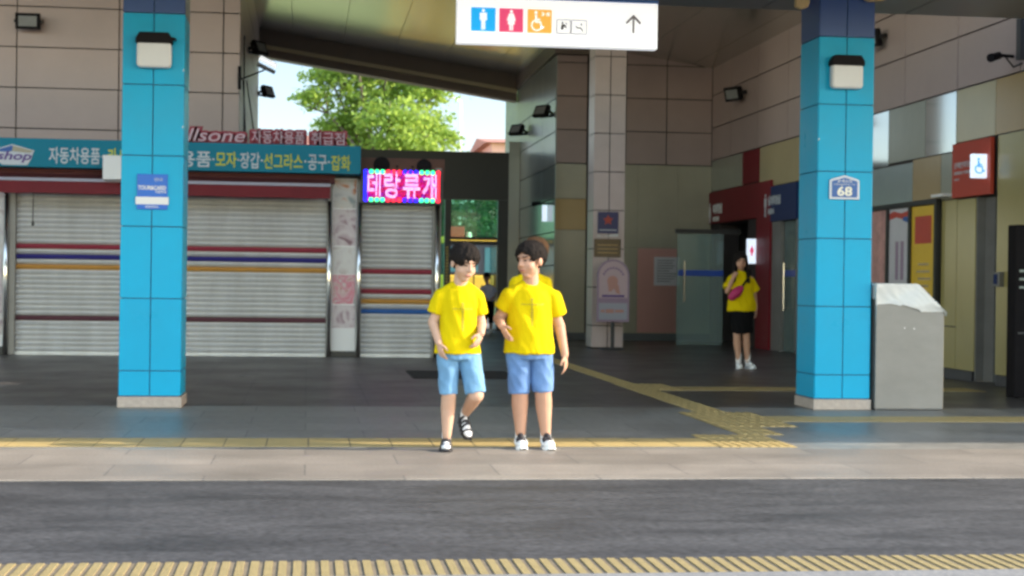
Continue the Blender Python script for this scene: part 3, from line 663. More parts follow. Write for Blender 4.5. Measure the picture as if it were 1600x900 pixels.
MB().box(-3.02, -2.6, KY-.64, KY-.5, 2.63, 2.99).build('meter_box', 'white', ks, .01)
# teal sign
ts = thing('shop_sign', 'long teal shop sign with white and yellow Korean words above the awning', 'sign', (-2, KY, 3))
MB().box(-9.2, .785, KY-.4, KY+.1, 2.805, 3.232).build('panel', 'teal', ts, .008)
O = (0, KY-.401, 0)
def tword(s, x0, x1, mat, z0, z1, bold=.014): lettering(s, ts, mat, O, XA, ZA, x0, x1, z0, z1, bold)
tword('자동차용품', -3.83, -3.09, 'let_white', 2.865, 3.11)
tword('카시트', -2.98, -2.55, 'let_yellow', 2.865, 3.11); tword('등산용품', -2.40, -1.46, 'let_white', 2.86, 3.10)
tword('모자', -1.39, -1.08, 'let_yellow', 2.86, 3.10); tword('장갑', -1.03, -.735, 'let_white', 2.855, 3.095)
tword('선그라스', -.675, -.092, 'let_yellow', 2.855, 3.09); tword('공구', -.012, .272, 'let_white', 2.85, 3.085); tword('잡화', .335, .63, 'let_yellow', 2.85, 3.083)
for xx in (-3.05, -2.49, -1.425, -1.055, -.705, -.052, .303): MB().prism(circ(xx, 2.98, .017, 8), (0, KY-.409, 0), XA, ZA, (0, .008, 0)).build('dot', 'let_white', ts)
# house shaped logo with the word shop
lo = MB().prism([(-4.66, 3.04), (-4.36, 3.135), (-4.04, 3.05), (-4.06, 3.01), (-4.08, 2.93), (-4.14, 2.83), (-4.5, 2.83), (-4.62, 2.92)], (0, KY-.409, 0), XA, ZA, (0, .008, 0)).build('logo', 'let_white', ts)
MB().prism([(-4.64, 3.03), (-4.36, 3.118), (-4.22, 3.07), (-4.42, 3.02)], (0, KY-.413, 0), XA, ZA, (0, .004, 0)).build('logo_roof', 'plaqueblue', lo)
MB().prism([(-4.35, 3.116), (-4.06, 3.045), (-4.10, 3.01), (-4.36, 3.03)], (0, KY-.415, 0), XA, ZA, (0, .004, 0)).build('logo_roof', 'olive', lo)
lettering('shop', lo, 'purple', (0, KY-.410, 0), XA, ZA, -4.58, -4.08, 2.865, 3.03, .02, .25, ext=.006)
# red letters standing on top of the teal sign
rl = thing('letter_sign', 'red outlined letter sign standing on top of the teal sign', 'sign', (-.7, KY-.1, 3.24))
def rword(s, x0, x1, z0, z1, shear):
    lettering(s, rl, 'let_red', (0, KY-.12, 0), XA, ZA, x0-.04, x1+.04, z0-.035, z1+.035, .11, shear, 'letter_outline', .04)
    lettering(s, rl, 'let_pink', (0, KY-.161, 0), XA, ZA, x0, x1, z0, z1, .004, shear, 'letter_face', .012)
rword('Bullsone', -2.22, -.97, 3.27, 3.46, .25)
rword('자동차용품', -.87, -.07, 3.26, 3.455, 0); rword('취급점', .03, .54, 3.26, 3.45, 0)
MB().box(-2.25, .62, KY-.13, KY-.06, 3.234, 3.262).build('base_rail', 'let_red', rl)
for xa, xb, zt in ((-2.24, -.93, 3.43), (-.91, -.03, 3.475), (-.01, .58, 3.47)): MB().prism(rrect(xa, xb, 3.263, zt, .03), (0, KY-.118, 0), XA, ZA, (0, .05, 0)).build('backing', 'let_red', rl)

# LED display and the brown board over the second shutter
bb = MB().box(.79, 2.10, KY-.02, KY+.1, 2.76, 3.09).build('brown_board', 'brownboard', ks)
for (cx_, cz_, cr_) in ((1.12, 2.98, .13), (1.78, 2.97, .12), (1.36, 2.96, .02), (1.60, 2.96, .02)): MB().prism(circ(cx_, cz_, cr_, 20), (0, KY-.026, 0), XA, ZA, (0, .005, 0)).build('round_mark', 'blackm', bb)
ld = thing('led_display', 'glowing magenta LED display with Korean letters over the narrow shutter', 'display', (1.43, 24.3, 2.4))
MB().box(.80, 2.06, 24.26, 24.46, 2.37, 2.90).build('housing', 'darkgrey', ld, .01)
MB().box(.845, 2.01, 24.252, 24.259, 2.405, 2.885).build('dot_field', 'led_bg', ld)
b = MB(); nx, nz = 46, 19
for i in range(nx+1):
    xx = .845+1.165*i/nx; b.box(xx-.0068, xx+.0068, 24.243, 24.246, 2.405, 2.885)
for k_ in range(nz+1):
    zz = 2.405+.48*k_/nz; b.box(.845, 2.01, 24.2465, 24.249, zz-.0068, zz+.0068)
b.build('louvre_grid', 'blackm', ld)
lettering('데', ld, 'led_txt', (0, 24.251, 0), XA, ZA, .90, 1.10, 2.47, 2.85, .022, ext=.002)
lettering('랑', ld, 'led_txt', (0, 24.251, 0), XA, ZA, 1.15, 1.40, 2.46, 2.85, .022, ext=.002)
lettering('류', ld, 'led_txt', (0, 24.251, 0), XA, ZA, 1.44, 1.70, 2.46, 2.83, .022, ext=.002)
lettering('개', ld, 'led_txt', (0, 24.251, 0), XA, ZA, 1.74, 1.96, 2.45, 2.84, .022, ext=.002)
cyc = ['led_blue', 'led_green', 'led_green', 'led_green', 'led_red', 'led_red', 'led_red', 'led_blue', 'led_blue', 'led_blue', 'led_green', 'led_green', 'led_green', 'led_red']
def led_dot(xx, zz, r_, col): MB().prism(circ(xx, zz, r_, 10), (0, 24.241, 0), XA, ZA, (0, .004, 0)).build('border_dot', col, ld)
for i in range(14):
    for zz in (2.43, 2.86): led_dot(.87+1.115*i/13, zz, .034, cyc[i])
for i in range(1, 9):
    led_dot(.868, 2.43+.43*i/9, .03, 'led_blue'); led_dot(1.985, 2.43+.43*i/9, .026, 'led_red')

# ---------------------------------------------------------------- black portal to the rear yard
pt = thing('portal', 'black framed portal with a green tinted transom beside the shop', 'portal', (4, 38, 0))
MB().box(-1.2, 4.82, 37.95, 38.2, 3.17, 4.33).build('lintel', 'black', pt)
b = MB(); b.box(3.28, 3.43, 37.96, 38.18, 0, 3.168); b.box(4.57, 4.82, 37.96, 38.18, 0, 3.168); b.box(2.2, 2.35, 37.96, 38.18, 0, 3.168); b.build('jamb', 'black', pt)
MB().box(4.825, 5.09, 37.97, 38.17, 0, 4.6).build('filler', 'wingp', pt)
MB().box(3.43, 4.57, 38.06, 38.075, 2.27, 3.168).build('transom_glass', 'greenglass', pt)
MB().box(2.352, 3.278, 38.06, 38.075, .05, 3.168).build('side_glass', 'greenglass', pt)
MB().box(3.43, 4.57, 38.0, 38.12, 2.2, 2.268).build('transom_bar', 'darkgrey', pt)
MB().box(3.43, 4.57, 37.985, 38.1, 2.075, 2.175).build('door_header', 'darkgrey', pt)
b = MB(); b.box(3.43, 4.57, 37.98, 38.15, .0, .03); b.build('sill', 'steel', pt)
b = MB()
for i in range(12): b.box(3.31, 3.37, 37.952, 37.958, 1.15+.075*i, 1.20+.075*i)
b.build('yellow_marks', 'busy', pt)
sd = MB().box(4.40, 4.565, 38.03, 38.06, .04, 2.07).build('sliding_door', 'glass', pt)
MB().box(4.50, 4.55, 38.015, 38.028, .7, 1.36).build('yellow_strip', 'busy', sd)
MB().box(3.99, 4.02, 38.02, 38.05, .04, 2.07).build('door_stile', 'darkgrey', pt)

# dark mat on the floor
tag(MB().prism(rrect(1.30, 2.62, 19.2, 20.85, .05), (0, 0, .006), (1, 0, 0), (0, 1, 0), (0, 0, -.006)).build('door_mat', 'mat'), 'dark rectangular mat on the floor behind the boys', 'mat')

# ---------------------------------------------------------------- floodlights and cameras
def flood(loc, face, label, s=1.0):
    """face: horizontal angle of the beam measured from -Y towards +X, tilt down"""
    p = thing('floodlight', label, 'floodlight', loc, 'black wall floodlights')
    rot = Euler((R(face[1]), 0, R(face[0]))).to_matrix()
    def T(mb): mb.v = [tuple(rot @ (Vector(v)*s) + Vector(loc)) for v in mb.v]; return mb
    b = MB(); b.box(-.21, .21, -.05, .03, -.14, .14)
    for i in range(7): b.box(-.18+.06*i-.008, -.18+.06*i+.008, .03, .075, -.12, .12)
    T(b).build('housing', 'blackm', p, .01)
    T(MB().box(-.155, .155, -.058, -.051, -.09, .09)).build('glass', 'floodglass', p)
    b = MB(); b.box(-.235, -.213, -.02, .2, -.03, .03); b.box(.213, .235, -.02, .2, -.03, .03); b.box(-.235, .235, .2, .22, -.03, .03)
    T(b).build('bracket', 'black', p)
    return p
flood((-4.79, 27.78, 5.54), (0, 8), 'black floodlight on the left tiled wall facing the road', .98)
flood((-1.0, 31.7, 5.77), (60, -20), 'black floodlight on the wall corner just above the white lamp', 1.0)
flood((-.98, 37.6, 5.60), (60, -20), 'smaller black floodlight on the wall corner below the white lamp', 1.0)
flood((4.86, 36.9, 4.78), (-55, -25), 'black floodlight on the grey wing wall, farther from the column', .95)
flood((4.86, 32.9, 4.80), (-55, -25), 'black floodlight on the grey wing wall, nearer to the column', .95)
flood((8.22, 30.0, 4.93), (-60, 15), 'black floodlight on the side wall left of the right pillar', .98)
flood((8.22, 22.5, 4.88), (-60, 15), 'black floodlight half hidden behind the right pillar', .95)
def cam_(loc, d, label, col='blackm'):
    p = thing('security_camera', label, 'camera', loc, 'security cameras')
    l = Vector(loc); d = Vector(d).normalized()
    MB().tube(l, l+d*.17, .045, .045, 16).tube(l+d*.15, l+d*.20, .052, .052, 16).build('barrel', col, p)
    MB().tube(l+d*.06, l-d*.12+Vector((0, 0, -.02)), .022).tube(l-d*.12+Vector((0, 0, -.02)), l-d*.12+Vector((.18, .05, -.02)), .02).build('arm', col, p)
    return p
q = cam_((8.22, 18.05, 4.0), (-.5, -.35, -.16), 'dark security camera on the side wall at the upper right')
MB().tube((8.30, 18.1, 4.02), (8.38, 18.0, 3.86), .010).tube((8.38, 18.0, 3.86), (8.46, 17.9, 3.9), .010).build('cable', 'blackm', q)
MB().box(8.28, 8.45, 17.6, 17.72, 3.9, 4.6).build('conduit_box', 'darkgrey', q)
tl = thing('tube_lamp', 'white tube lamp on an arm at the left wall corner', 'lamp', (-1.2, 27.6, 4.9))
MB().tube((-.86, 27.5, 5.0), (-.57, 27.5, 4.86), .05, .05, 16).build('tube', 'white_lit', tl)
MB().tube((-.9, 27.56, 4.90), (-.6, 27.56, 4.76), .04, .035, 12).build('holder', 'darkgrey', tl)
MB().tube((-1.22, 27.9, 4.66), (-.78, 27.56, 4.80), .015).tube((-1.22, 27.95, 4.5), (-1.22, 27.9, 4.9), .03).build('arm', 'blackm', tl)
wc = MB()
for (a, b_) in (((-1.16, 27.97, 4.66), (-1.1, 28.6, 3.2)), ((-1.1, 27.97, 4.66), (-.88, 28.2, 3.2)), ((-1.19, 29, 5.6), (-1.19, 29.4, 3.2))): wc.tube(a, b_, .012, n=6)
tag(wc.build('wall_cable', 'blackm'), 'thin black cables hanging down the left wall corner', 'cable')
cm_ = cam_((4.95, 33.6, 2.9), (-.5, -.4, -.1), 'small dark camera low on the grey wing wall')
lc = thing('lit_sign', 'small pale lit sign jutting from the grey wing wall', 'sign', (5.1, 34, 2.6), 'lit projecting signs')
MB().box(4.98, 5.09, 33.4, 33.47, 2.50, 2.85).build('light_box', 'lit_panel', lc, .01)

# ---------------------------------------------------------------- steel cabinet under a vinyl sheet
bx = thing('steel_cabinet', 'grey steel cabinet under a plastic sheet beside the right pillar', 'cabinet', (5.83, 15, 0))
MB().prism([(5.478, .008), (6.172, .008), (6.172, .945), (5.90, 1.215), (5.478, 1.215)], (0, 14.695, 0), XA, ZA, (0, .55, 0)).build('body', 'steel', bx, .008)
MB().prism([(5.487, .0), (6.163, .0), (6.163, .02), (5.487, .02)], (0, 14.705, 0), XA, ZA, (0, .53, 0)).build('foot', 'darkgrey', bx)
b = MB(); b.prism(circ(5.77, .80, .006, 8), (0, 14.692, 0), XA, ZA, (0, .003, 0)); b.prism(circ(5.865, .795, .006, 8), (0, 14.692, 0), XA, ZA, (0, .003, 0)); b.build('screws', 'white', bx)
m = bpy.data.materials.new('vinyl_sheet'); m.use_nodes = True; n = m.node_tree; pb = n.nodes['Principled BSDF']
pb.inputs['Base Color'].default_value = (.80, .81, .82, 1); pb.inputs['Roughness'].default_value = .25
tr = n.nodes.new('ShaderNodeBsdfTransparent'); mx = n.nodes.new('ShaderNodeMixShader'); mx.inputs[0].default_value = .74
n.links.new(tr.outputs[0], mx.inputs[1]); n.links.new(pb.outputs[0], mx.inputs[2]); n.links.new(mx.outputs[0], n.nodes['Material Output'].inputs[0])
bm = bmesh.new(); N1, N2 = 46, 40
prof = [(5.466, .985), (5.468, 1.227), (5.905, 1.228), (6.182, .952), (6.185, .90)]
def along(t):
    L_ = [0]
    for a, c_ in zip(prof, prof[1:]): L_.append(L_[-1]+math.dist(a, c_))
    s = t*L_[-1]
    for i in range(len(prof)-1):
        if s <= L_[i+1]+1e-9:
            k_ = (s-L_[i])/(L_[i+1]-L_[i]); return (prof[i][0]+(prof[i+1][0]-prof[i][0])*k_, prof[i][1]+(prof[i+1][1]-prof[i][1])*k_)
grid = []
def drop_len(x): # how far the sheet hangs down the front at x
    if x < 5.72: return .215 - .02*math.sin((x-5.47)*14)
    if x < 5.92: return .20 + .26*(x-5.72)
    return max(.012, .255 - 1.0*(x-5.92))
for i in range(N1+1):
    u_ = i/N1; px_, pz_ = along(.08+.90*u_); row = []
    for k_ in range(N2+1):
        v_ = k_/N2
        if v_ < .5:   # over the top, from back to front edge
            y_ = 15.26-(15.26-14.685)*(v_/.5); z_ = pz_
        else:
            f_ = (v_-.5)/.5; y_ = 14.682-.014*math.sin(f_*3.0+u_*9); z_ = pz_-drop_len(px_)*f_
        nz_ = (.5-abs(noise.noise(Vector((px_*5+z_*6, y_*4, z_*3)))))*.030-.008+noise.noise(Vector((px_*17+z_*9, y_*13, z_*14)))*.008
        row.append(bm.verts.new((px_-5.83, y_-15-abs(nz_)*.9-.003, z_+abs(nz_)*.8)))
    grid.append(row)
for i in range(N1):
    for k_ in range(N2): bm.faces.new((grid[i][k_], grid[i+1][k_], grid[i+1][k_+1], grid[i][k_+1])).smooth = True
me = bpy.data.meshes.new('plastic_sheet'); bm.to_mesh(me); bm.free(); me.materials.append(m)
o = bpy.data.objects.new('plastic_sheet', me); COL.objects.link(o)
o.location = (5.83, 15, 0)
tag(o, 'crumpled translucent plastic sheet draped over the steel cabinet', 'plastic sheet')

# black cabinet at the right edge, intercom, posters
bc = thing('black_cabinet', 'tall black cabinet with pale bands at the right edge of the photo', 'cabinet', (8.1, 16.6, 0))
MB().box(7.70, 8.43, 16.4, 16.62, .0, 1.90).build('body', 'blackm', bc, .015)
b = MB()
for z0 in (1.20, 1.29, 1.38): b.box(7.74, 8.42, 16.392, 16.398, z0, z0+.025)
b.build('pale_bands', 'blueg', bc)
MB().box(7.73, 8.40, 16.388, 16.397, .7, .72).build('seam', 'darkgrey', bc)
ic = thing('intercom', 'small blue and silver call box beside the steel door', 'intercom', (8.4, 18.4, 1.3))
MB().box(8.38, 8.446, 18.31, 18.52, 1.22, 1.40).build('case', 'steel', ic, .006)
MB().box(8.374, 8.379, 18.36, 18.46, 1.25, 1.37).build('button_plate', 'bluep', ic)
pc = thing('poster_case', 'black framed poster case with pink, white and yellow posters', 'poster case', (8.4, 21.5, .8))
b = MB(); b.box(8.38, 8.446, 20.28, 22.95, .70, .78); b.box(8.38, 8.446, 20.28, 22.95, 2.33, 2.40)
for y0 in (20.28, 21.21, 22.07, 22.87): b.box(8.38, 8.446, y0, y0+.08, .78, 2.33)
b.build('frame', 'black', pc)
MB().box(8.41, 8.446, 22.151, 22.868, .79, 2.32).build('poster', 'poster_pink', pc)
pw = MB().box(8.41, 8.446, 21.291, 22.068, .79, 2.32).build('poster', 'poster_white', pc)
b = MB(); b.prism([(-22.05, 2.17), (-21.8, 2.20), (-21.5, 2.16), (-21.31, 2.22), (-21.31, 2.28), (-21.6, 2.25), (-21.9, 2.29), (-22.05, 2.26)], (8.405, 0, 0), YN, ZA, (.004, 0, 0)); b.build('red_ribbon', 'poster_red', pw)
MB().prism([(-21.55, 2.15), (-21.31, 2.10), (-21.31, 2.19), (-21.5, 2.20)], (8.402, 0, 0), YN, ZA, (.002, 0, 0)).build('blue_ribbon', 'plaqueblue', pw)
b = MB()
for y0 in (21.5, 21.7): b.box(8.404, 8.408, y0, y0+.11, 1.3, 1.85)
for i in range(5): b.box(8.404, 8.408, 21.35, 22.0, .95+.06*i, .98+.06*i)
b.build('print', 'lilacrim', pw)
py_ = MB().box(8.41, 8.446, 20.361, 21.208, .79, 2.32).build('poster', 'poster_yellow', pc)
MB().box(8.404, 8.409, 20.5, 21.08, 1.80, 2.18).build('red_block', 'poster_red', py_)
b = MB()
for i in range(6): b.box(8.404, 8.408, 20.5+.04*(i % 3), 21.0-.05*(i % 2), 1.0+.1*i, 1.03+.1*i)
b.build('print', 'tanpanel', py_)
lr = MB().box(8.30, 8.446, 19.9, 20.27, 2.405, 2.44); tag(lr.build('shelf_bracket', 'white'), 'small white bracket at the top corner of the poster case', 'bracket')

# ---------------------------------------------------------------- beyond the portal: bus, hedge trees, tree, houses
bu = thing('bus', 'yellow and dark bus seen through the portal glass', 'bus', (6.4, 53, 0))
MB().box(1.4, 11.4, 52, 54.3, .32, 1.40).build('lower_body', 'busy', bu, .06)
MB().box(1.4, 11.4, 52.04, 54.26, 1.405, 2.42).build('upper_body', 'busg', bu, .05)
MB().box(1.4, 11.4, 51.99, 54.31, 2.425, 2.66).build('roof_band', 'busy', bu, .05)
for i in range(7): MB().box(1.7+1.38*i, 2.85+1.38*i, 52.02, 52.038, 1.5, 2.32).build('window', 'buswin', bu)
for xx in (3.0, 9.4): MB().tube((xx, 51.985, .45), (xx, 52.3, .45), .43, .43, 24).build('wheel', 'blackm', bu)
ob_ = thing('roof_box', 'orange brown box with a small pale lamp on the bus roof', 'box', (5.0, 52.6, 2.66))
MB().box(4.72, 5.20, 52.5, 53.1, 2.66, 3.02).build('case', 'poster_red', ob_, .02)
MB().tube((5.36, 52.6, 2.66), (5.36, 52.6, 2.84), .10, .07).build('lamp', 'cream', ob_)

def leafmat(name, c, tc_):
    m = bpy.data.materials.new(name); m.use_nodes = True; n = m.node_tree; b = n.nodes['Principled BSDF']; b.inputs['Roughness'].default_value = .5
    oi = n.nodes.new('ShaderNodeTexCoord'); nz = n.nodes.new('ShaderNodeTexNoise'); nz.inputs['Scale'].default_value = .9; nz.inputs['Detail'].default_value = 6
    n.links.new(oi.outputs['Object'], nz.inputs['Vector'])
    mx = n.nodes.new('ShaderNodeMix'); mx.data_type = 'RGBA'; mx.inputs[6].default_value = (*[v*.6 for v in c], 1); mx.inputs[7].default_value = (*[v*1.5 for v in c], 1)
    n.links.new(nz.outputs[0], mx.inputs[0]); n.links.new(mx.outputs[2], b.inputs['Base Color'])
    tl_ = n.nodes.new('ShaderNodeBsdfTranslucent'); tl_.inputs[0].default_value = (*tc_, 1)
    ms = n.nodes.new('ShaderNodeMixShader'); ms.inputs[0].default_value = .45
    n.links.new(b.outputs[0], ms.inputs[1]); n.links.new(tl_.outputs[0], ms.inputs[2]); n.links.new(ms.outputs[0], n.nodes['Material Output'].inputs[0])
    return m
mt['leaf'] = leafmat('zelkova_leaf', (.19, .30, .06), (.50, .66, .13))
mt['leafd'] = leafmat('hedge_leaf', (.05, .11, .035), (.09, .18, .05))
def tree(name, label, base, trunk_h, clumps, nleaf, ls, mat, group=None, trunk_r=.22):
    p = thing(name, label, 'tree', base, group); bx_ = Vector(base)
    b = MB(); top = bx_+Vector((0, 0, trunk_h)); b.tube(bx_, top, trunk_r, trunk_r*.7, 10)
    for (c, r) in clumps:
        cc = bx_+Vector(c); mid = top.lerp(cc, .5)+Vector((random.uniform(-.2, .2), random.uniform(-.2, .2), .3))
        b.tube(top, mid, trunk_r*.4, trunk_r*.25, 7); b.tube(mid, cc, trunk_r*.25, .03, 6)
        for _ in range(4):
            e = cc+Vector((random.uniform(-1, 1)*r[0], random.uniform(-1, 1)*r[1], random.uniform(-.6, .9)*r[2])); b.tube(mid.lerp(cc, .6), e, .04, .012, 5)
    b.build('trunk', 'bark', p, smooth=True)
    vs = []; fs = []
    tot = sum(r[0]*r[1] for c, r in clumps)
    for (c, r) in clumps:
        cc = Vector(c)
        k_ = int(nleaf*r[0]*r[1]/tot)
        # leaves gathered in small sprays
        ns = max(6, k_//14)
        for _ in range(ns):
            d = Vector((random.gauss(0, 1), random.gauss(0, 1), random.gauss(0, 1))).normalized()*(random.random()**.45)
            sc0 = cc+Vector((d.x*r[0], d.y*r[1], d.z*r[2])); sr = random.uniform(.12, .34)*min(1.2, r[0])
            for _ in range(14):
                q_ = sc0+Vector((random.gauss(0, 1)*sr, random.gauss(0, 1)*sr, random.gauss(0, 1)*sr*.45))
                rt = Euler((random.gauss(0, .6), random.gauss(0, .6), random.uniform(0, 6.3))).to_matrix()
                s_ = ls*random.uniform(.6, 1.3); i0 = len(vs)
                for (a_, b2) in ((-.5, 0), (0, -.33), (.55, 0), (0, .33)): vs.append(tuple(q_+rt @ Vector((a_*s_, b2*s_, .05*s_*(1 if b2 == 0 else -1)))))
                fs.append((i0, i0+1, i0+2, i0+3))
    me = bpy.data.meshes.new('crown'); me.from_pydata(vs, [], fs); me.materials.append(mt[mat])
    o = bpy.data.objects.new('crown', me); COL.objects.link(o); o.parent = p; o['_o'] = list(base)
    return p
random.seed(5)
cl_ = []
for (cx, cz, rx, rz) in ((-2.9, 8.05, .9, .35), (-2.2, 8.9, 1.1, .5), (-1.7, 7.2, 1.2, .55), (-.6, 9.3, 1.4, .7), (-.4, 8.1, 1.5, .7), (.9, 9.0, 1.4, .7), (.6, 7.2, 1.5, .7), (2.0, 8.3, 1.3, .65), (2.4, 7.2, 1.1, .6), (2.9, 6.6, 1.0, .5), (-.9, 6.6, 1.4, .5), (1.2, 6.3, 1.5, .5), (2.7, 9.2, .9, .5), (-1.2, 10.3, 1.3, .7), (.6, 10.6, 1.5, .8)):
    cx = cx*.84-.15; cl_.append(((cx, random.uniform(-1.3, 1.3), cz), (rx*.86, rx*.9, rz)))
tree('zelkova_tree', 'broad bright green tree rising behind the roof opening', (2.75, 60, 0), 4.6, cl_, 18000, .20, 'leaf')
for i, (xx, yy, hh, lb_) in enumerate(((3.4, 62, 5.4, 'dense green tree behind the bus, seen left through the portal'), (6.2, 61.5, 5.8, 'dense green tree behind the bus, seen centred in the portal'), (9.0, 63, 5.4, 'dense green tree behind the bus, seen right through the portal'))):
    cl_ = [((random.uniform(-1.7, 1.7), random.uniform(-.9, .9), random.uniform(.9, hh-.4)), (random.uniform(.8, 1.2), 1.0, random.uniform(.6, .9))) for _ in range(15)]
    tree('hedge_tree', lb_, (xx, yy, 0), 1.0, cl_, 5000, .2, 'leafd', 'trees behind the bus', .12)
def house(x0, x1, y0, y1, h, label, ridge=1.7):
    p = thing('house', label, 'house', ((x0+x1)/2, (y0+y1)/2, 0), 'houses beyond the tree')
    MB().box(x0, x1, y0, y1, 0, h).build('wall', 'pinkbuild', p)
    b = MB(); b.prism([(y0-.5, h), (y1+.5, h), ((y0+y1)/2, h+ridge)], (x0-.4, 0, 0), (0, 1, 0), ZA, (x1-x0+.8, 0, 0)); b.build('roof', 'pinkroof', p)
    for fl in range(int(h//3)):
        xx = x0+1
        while xx < x1-1.5: MB().box(xx, xx+1.1, y0-.03, y0+.02, 1+3*fl, 2.4+3*fl).build('window', 'buswin', p); xx += 2.6
house(-4.5, 7.2, 96, 106, 8.6, 'long pink house with a tiled roof behind the green tree')
house(11.1, 19, 96, 106, 9.7, 'pink house at the right end of the roof opening', .7)
pl_ = thing('lamp_post', 'slim white lamp post standing right of the green tree', 'lamp post', (6.68, 70, 0))
MB().tube((6.68, 70, 0), (6.68, 70, 9.2), .09, .06).build('post', 'white', pl_); MB().tube((6.68, 70, 9.2), (6.3, 69.5, 9.3), .04).build('arm', 'white', pl_)
MB().box(6.05, 6.35, 69.3, 69.6, 9.24, 9.34).build('lamp_head', 'white', pl_, .02)

# ---------------------------------------------------------------- people
mt['skin'] = M('skin', (.52, .32, .23), .6, 0, .09, 9, .1, 60, spec=.3)
mt['skin_tan'] = M('skin_tanned', (.48, .27, .185), .6, 0, .09, 9, .1, 60, spec=.3)
mt['shirt'] = M('yellow_cotton', (.60, .45, .0), .85, 0, .03, 6, .2, 25, spec=.15)
mt['denim_light'] = M('light_denim', (.135, .285, .46), .85, 0, .26, 5, .3, 90)
mt['denim'] = M('denim', (.11, .21, .42), .85, 0, .28, 5, .3, 90)
mt['hair'] = M('black_hair', (.014, .011, .010), .8, 0, .25, 30, .4, 120, spec=.12)
mt['hair_brown'] = M('brown_hair', (.14, .075, .04), .8, 0, .25, 30, .4, 120, spec=.12)
mt['sock'] = M('white_sock', (.74, .73, .74), .85, 0, .05, 30)
mt['rubber'] = M('black_rubber', (.018, .016, .02), .6, 0, .1, 20)
mt['shoewhite'] = M('shoe_white', (.74, .75, .76), .5, 0, .05, 20)
mt['eye'] = M('eye_dark', (.02, .013, .01), .2, 0, 0)
mt['lip'] = M('lip', (.40, .13, .11), .5, 0, 0)
mt['ink'] = M('print_ink', (.34, .26, .01), .7, 0, 0)
mt['blackcloth'] = M('black_cloth', (.007, .007, .008), .9, 0, .1, 10, spec=.08)
mt['magenta'] = M('magenta_nylon', (.38, .01, .10), .5, 0, .08, 10)
mt['lavender'] = M('pale_lavender_cloth', (.62, .60, .74), .8, 0, .1, 10)

def V(*a): return Vector(a)
class GB:
    """a bag of closed pieces, later grown into one skin"""
    def __init__(s): s.v = []; s.f = []
    def add(s, vs, fs):
        k = len(s.v); s.v += vs; s.f += [tuple(k+i for i in f) for f in fs]
    def mesh(s, name):
        me = bpy.data.meshes.new(name); me.from_pydata(s.v, [], s.f); return me
_sc = {}
def unit_sphere(n):
    if n not in _sc:
        m_ = n//2+2; vs = [(0, 0, 1)]; fs = []
        for k in range(1, m_):
            t = math.pi*k/m_
            for i in range(n): vs.append((math.sin(t)*math.cos(2*math.pi*i/n), math.sin(t)*math.sin(2*math.pi*i/n), math.cos(t)))
        vs.append((0, 0, -1)); L_ = len(vs)-1
        for i in range(n):
            q = (i+1) % n; fs.append((0, 1+i, 1+q)); fs.append((L_, L_-n+q, L_-n+i))
            for k in range(m_-2): a = 1+k*n; fs.append((a+i, a+n+i, a+n+q, a+q))
        _sc[n] = (vs, fs)
    return _sc[n]
def sph(bm, c, r, rot=None, n=18):
    rx, ry, rz = (r, r, r) if isinstance(r, (int, float)) else r
    vs, fs = unit_sphere(n); c = Vector(c)
    if rot is None: bm.add([(c.x+x*rx, c.y+y*ry, c.z+z*rz) for x, y, z in vs], fs)
    else: bm.add([tuple(c+rot @ Vector((x*rx, y*ry, z*rz))) for x, y, z in vs], fs)
def frus(bm, p0, p1, r0, r1, flat=1.0, n=20):
    p0, p1 = Vector(p0), Vector(p1); t = (p1-p0).normalized(); a = t.orthogonal().normalized(); b = t.cross(a)
    cs = [(math.cos(2*math.pi*i/n), math.sin(2*math.pi*i/n)) for i in range(n)]
    vs = [tuple(p0+(a*x+b*y)*r0) for x, y in cs]+[tuple(p1+(a*x+b*y)*r1) for x, y in cs]
    bm.add(vs, [tuple(range(n-1, -1, -1)), tuple(range(n, 2*n))]+[(i, (i+1) % n, (i+1) % n+n, i+n) for i in range(n)])
def cap(bm, p0, p1, r0, r1=None, n=14):
    r1 = r0 if r1 is None else r1
    sph(bm, p0, r0, n=n); sph(bm, p1, r1, n=n)
    if (Vector(p1)-Vector(p0)).length > 1e-4: frus(bm, p0, p1, r0, r1, n=n)
def eloft(bm, rings, n=28, tilt=0.0, tz=9.0):
    """rings (cx, cy, z, a, b): a closed elliptical tube"""
    vs = [(cx+a*math.cos(2*math.pi*i/n), cy+b*math.sin(2*math.pi*i/n), z+(tilt*math.sin(2*math.pi*i/n) if z > tz else 0)) for cx, cy, z, a, b in rings for i in range(n)]
    fs = [tuple(range(n-1, -1, -1)), tuple(range((len(rings)-1)*n, len(rings)*n))]
    for k in range(len(rings)-1): fs += [(k*n+i, k*n+(i+1) % n, (k+1)*n+(i+1) % n, (k+1)*n+i) for i in range(n)]
    bm.add(vs, fs)
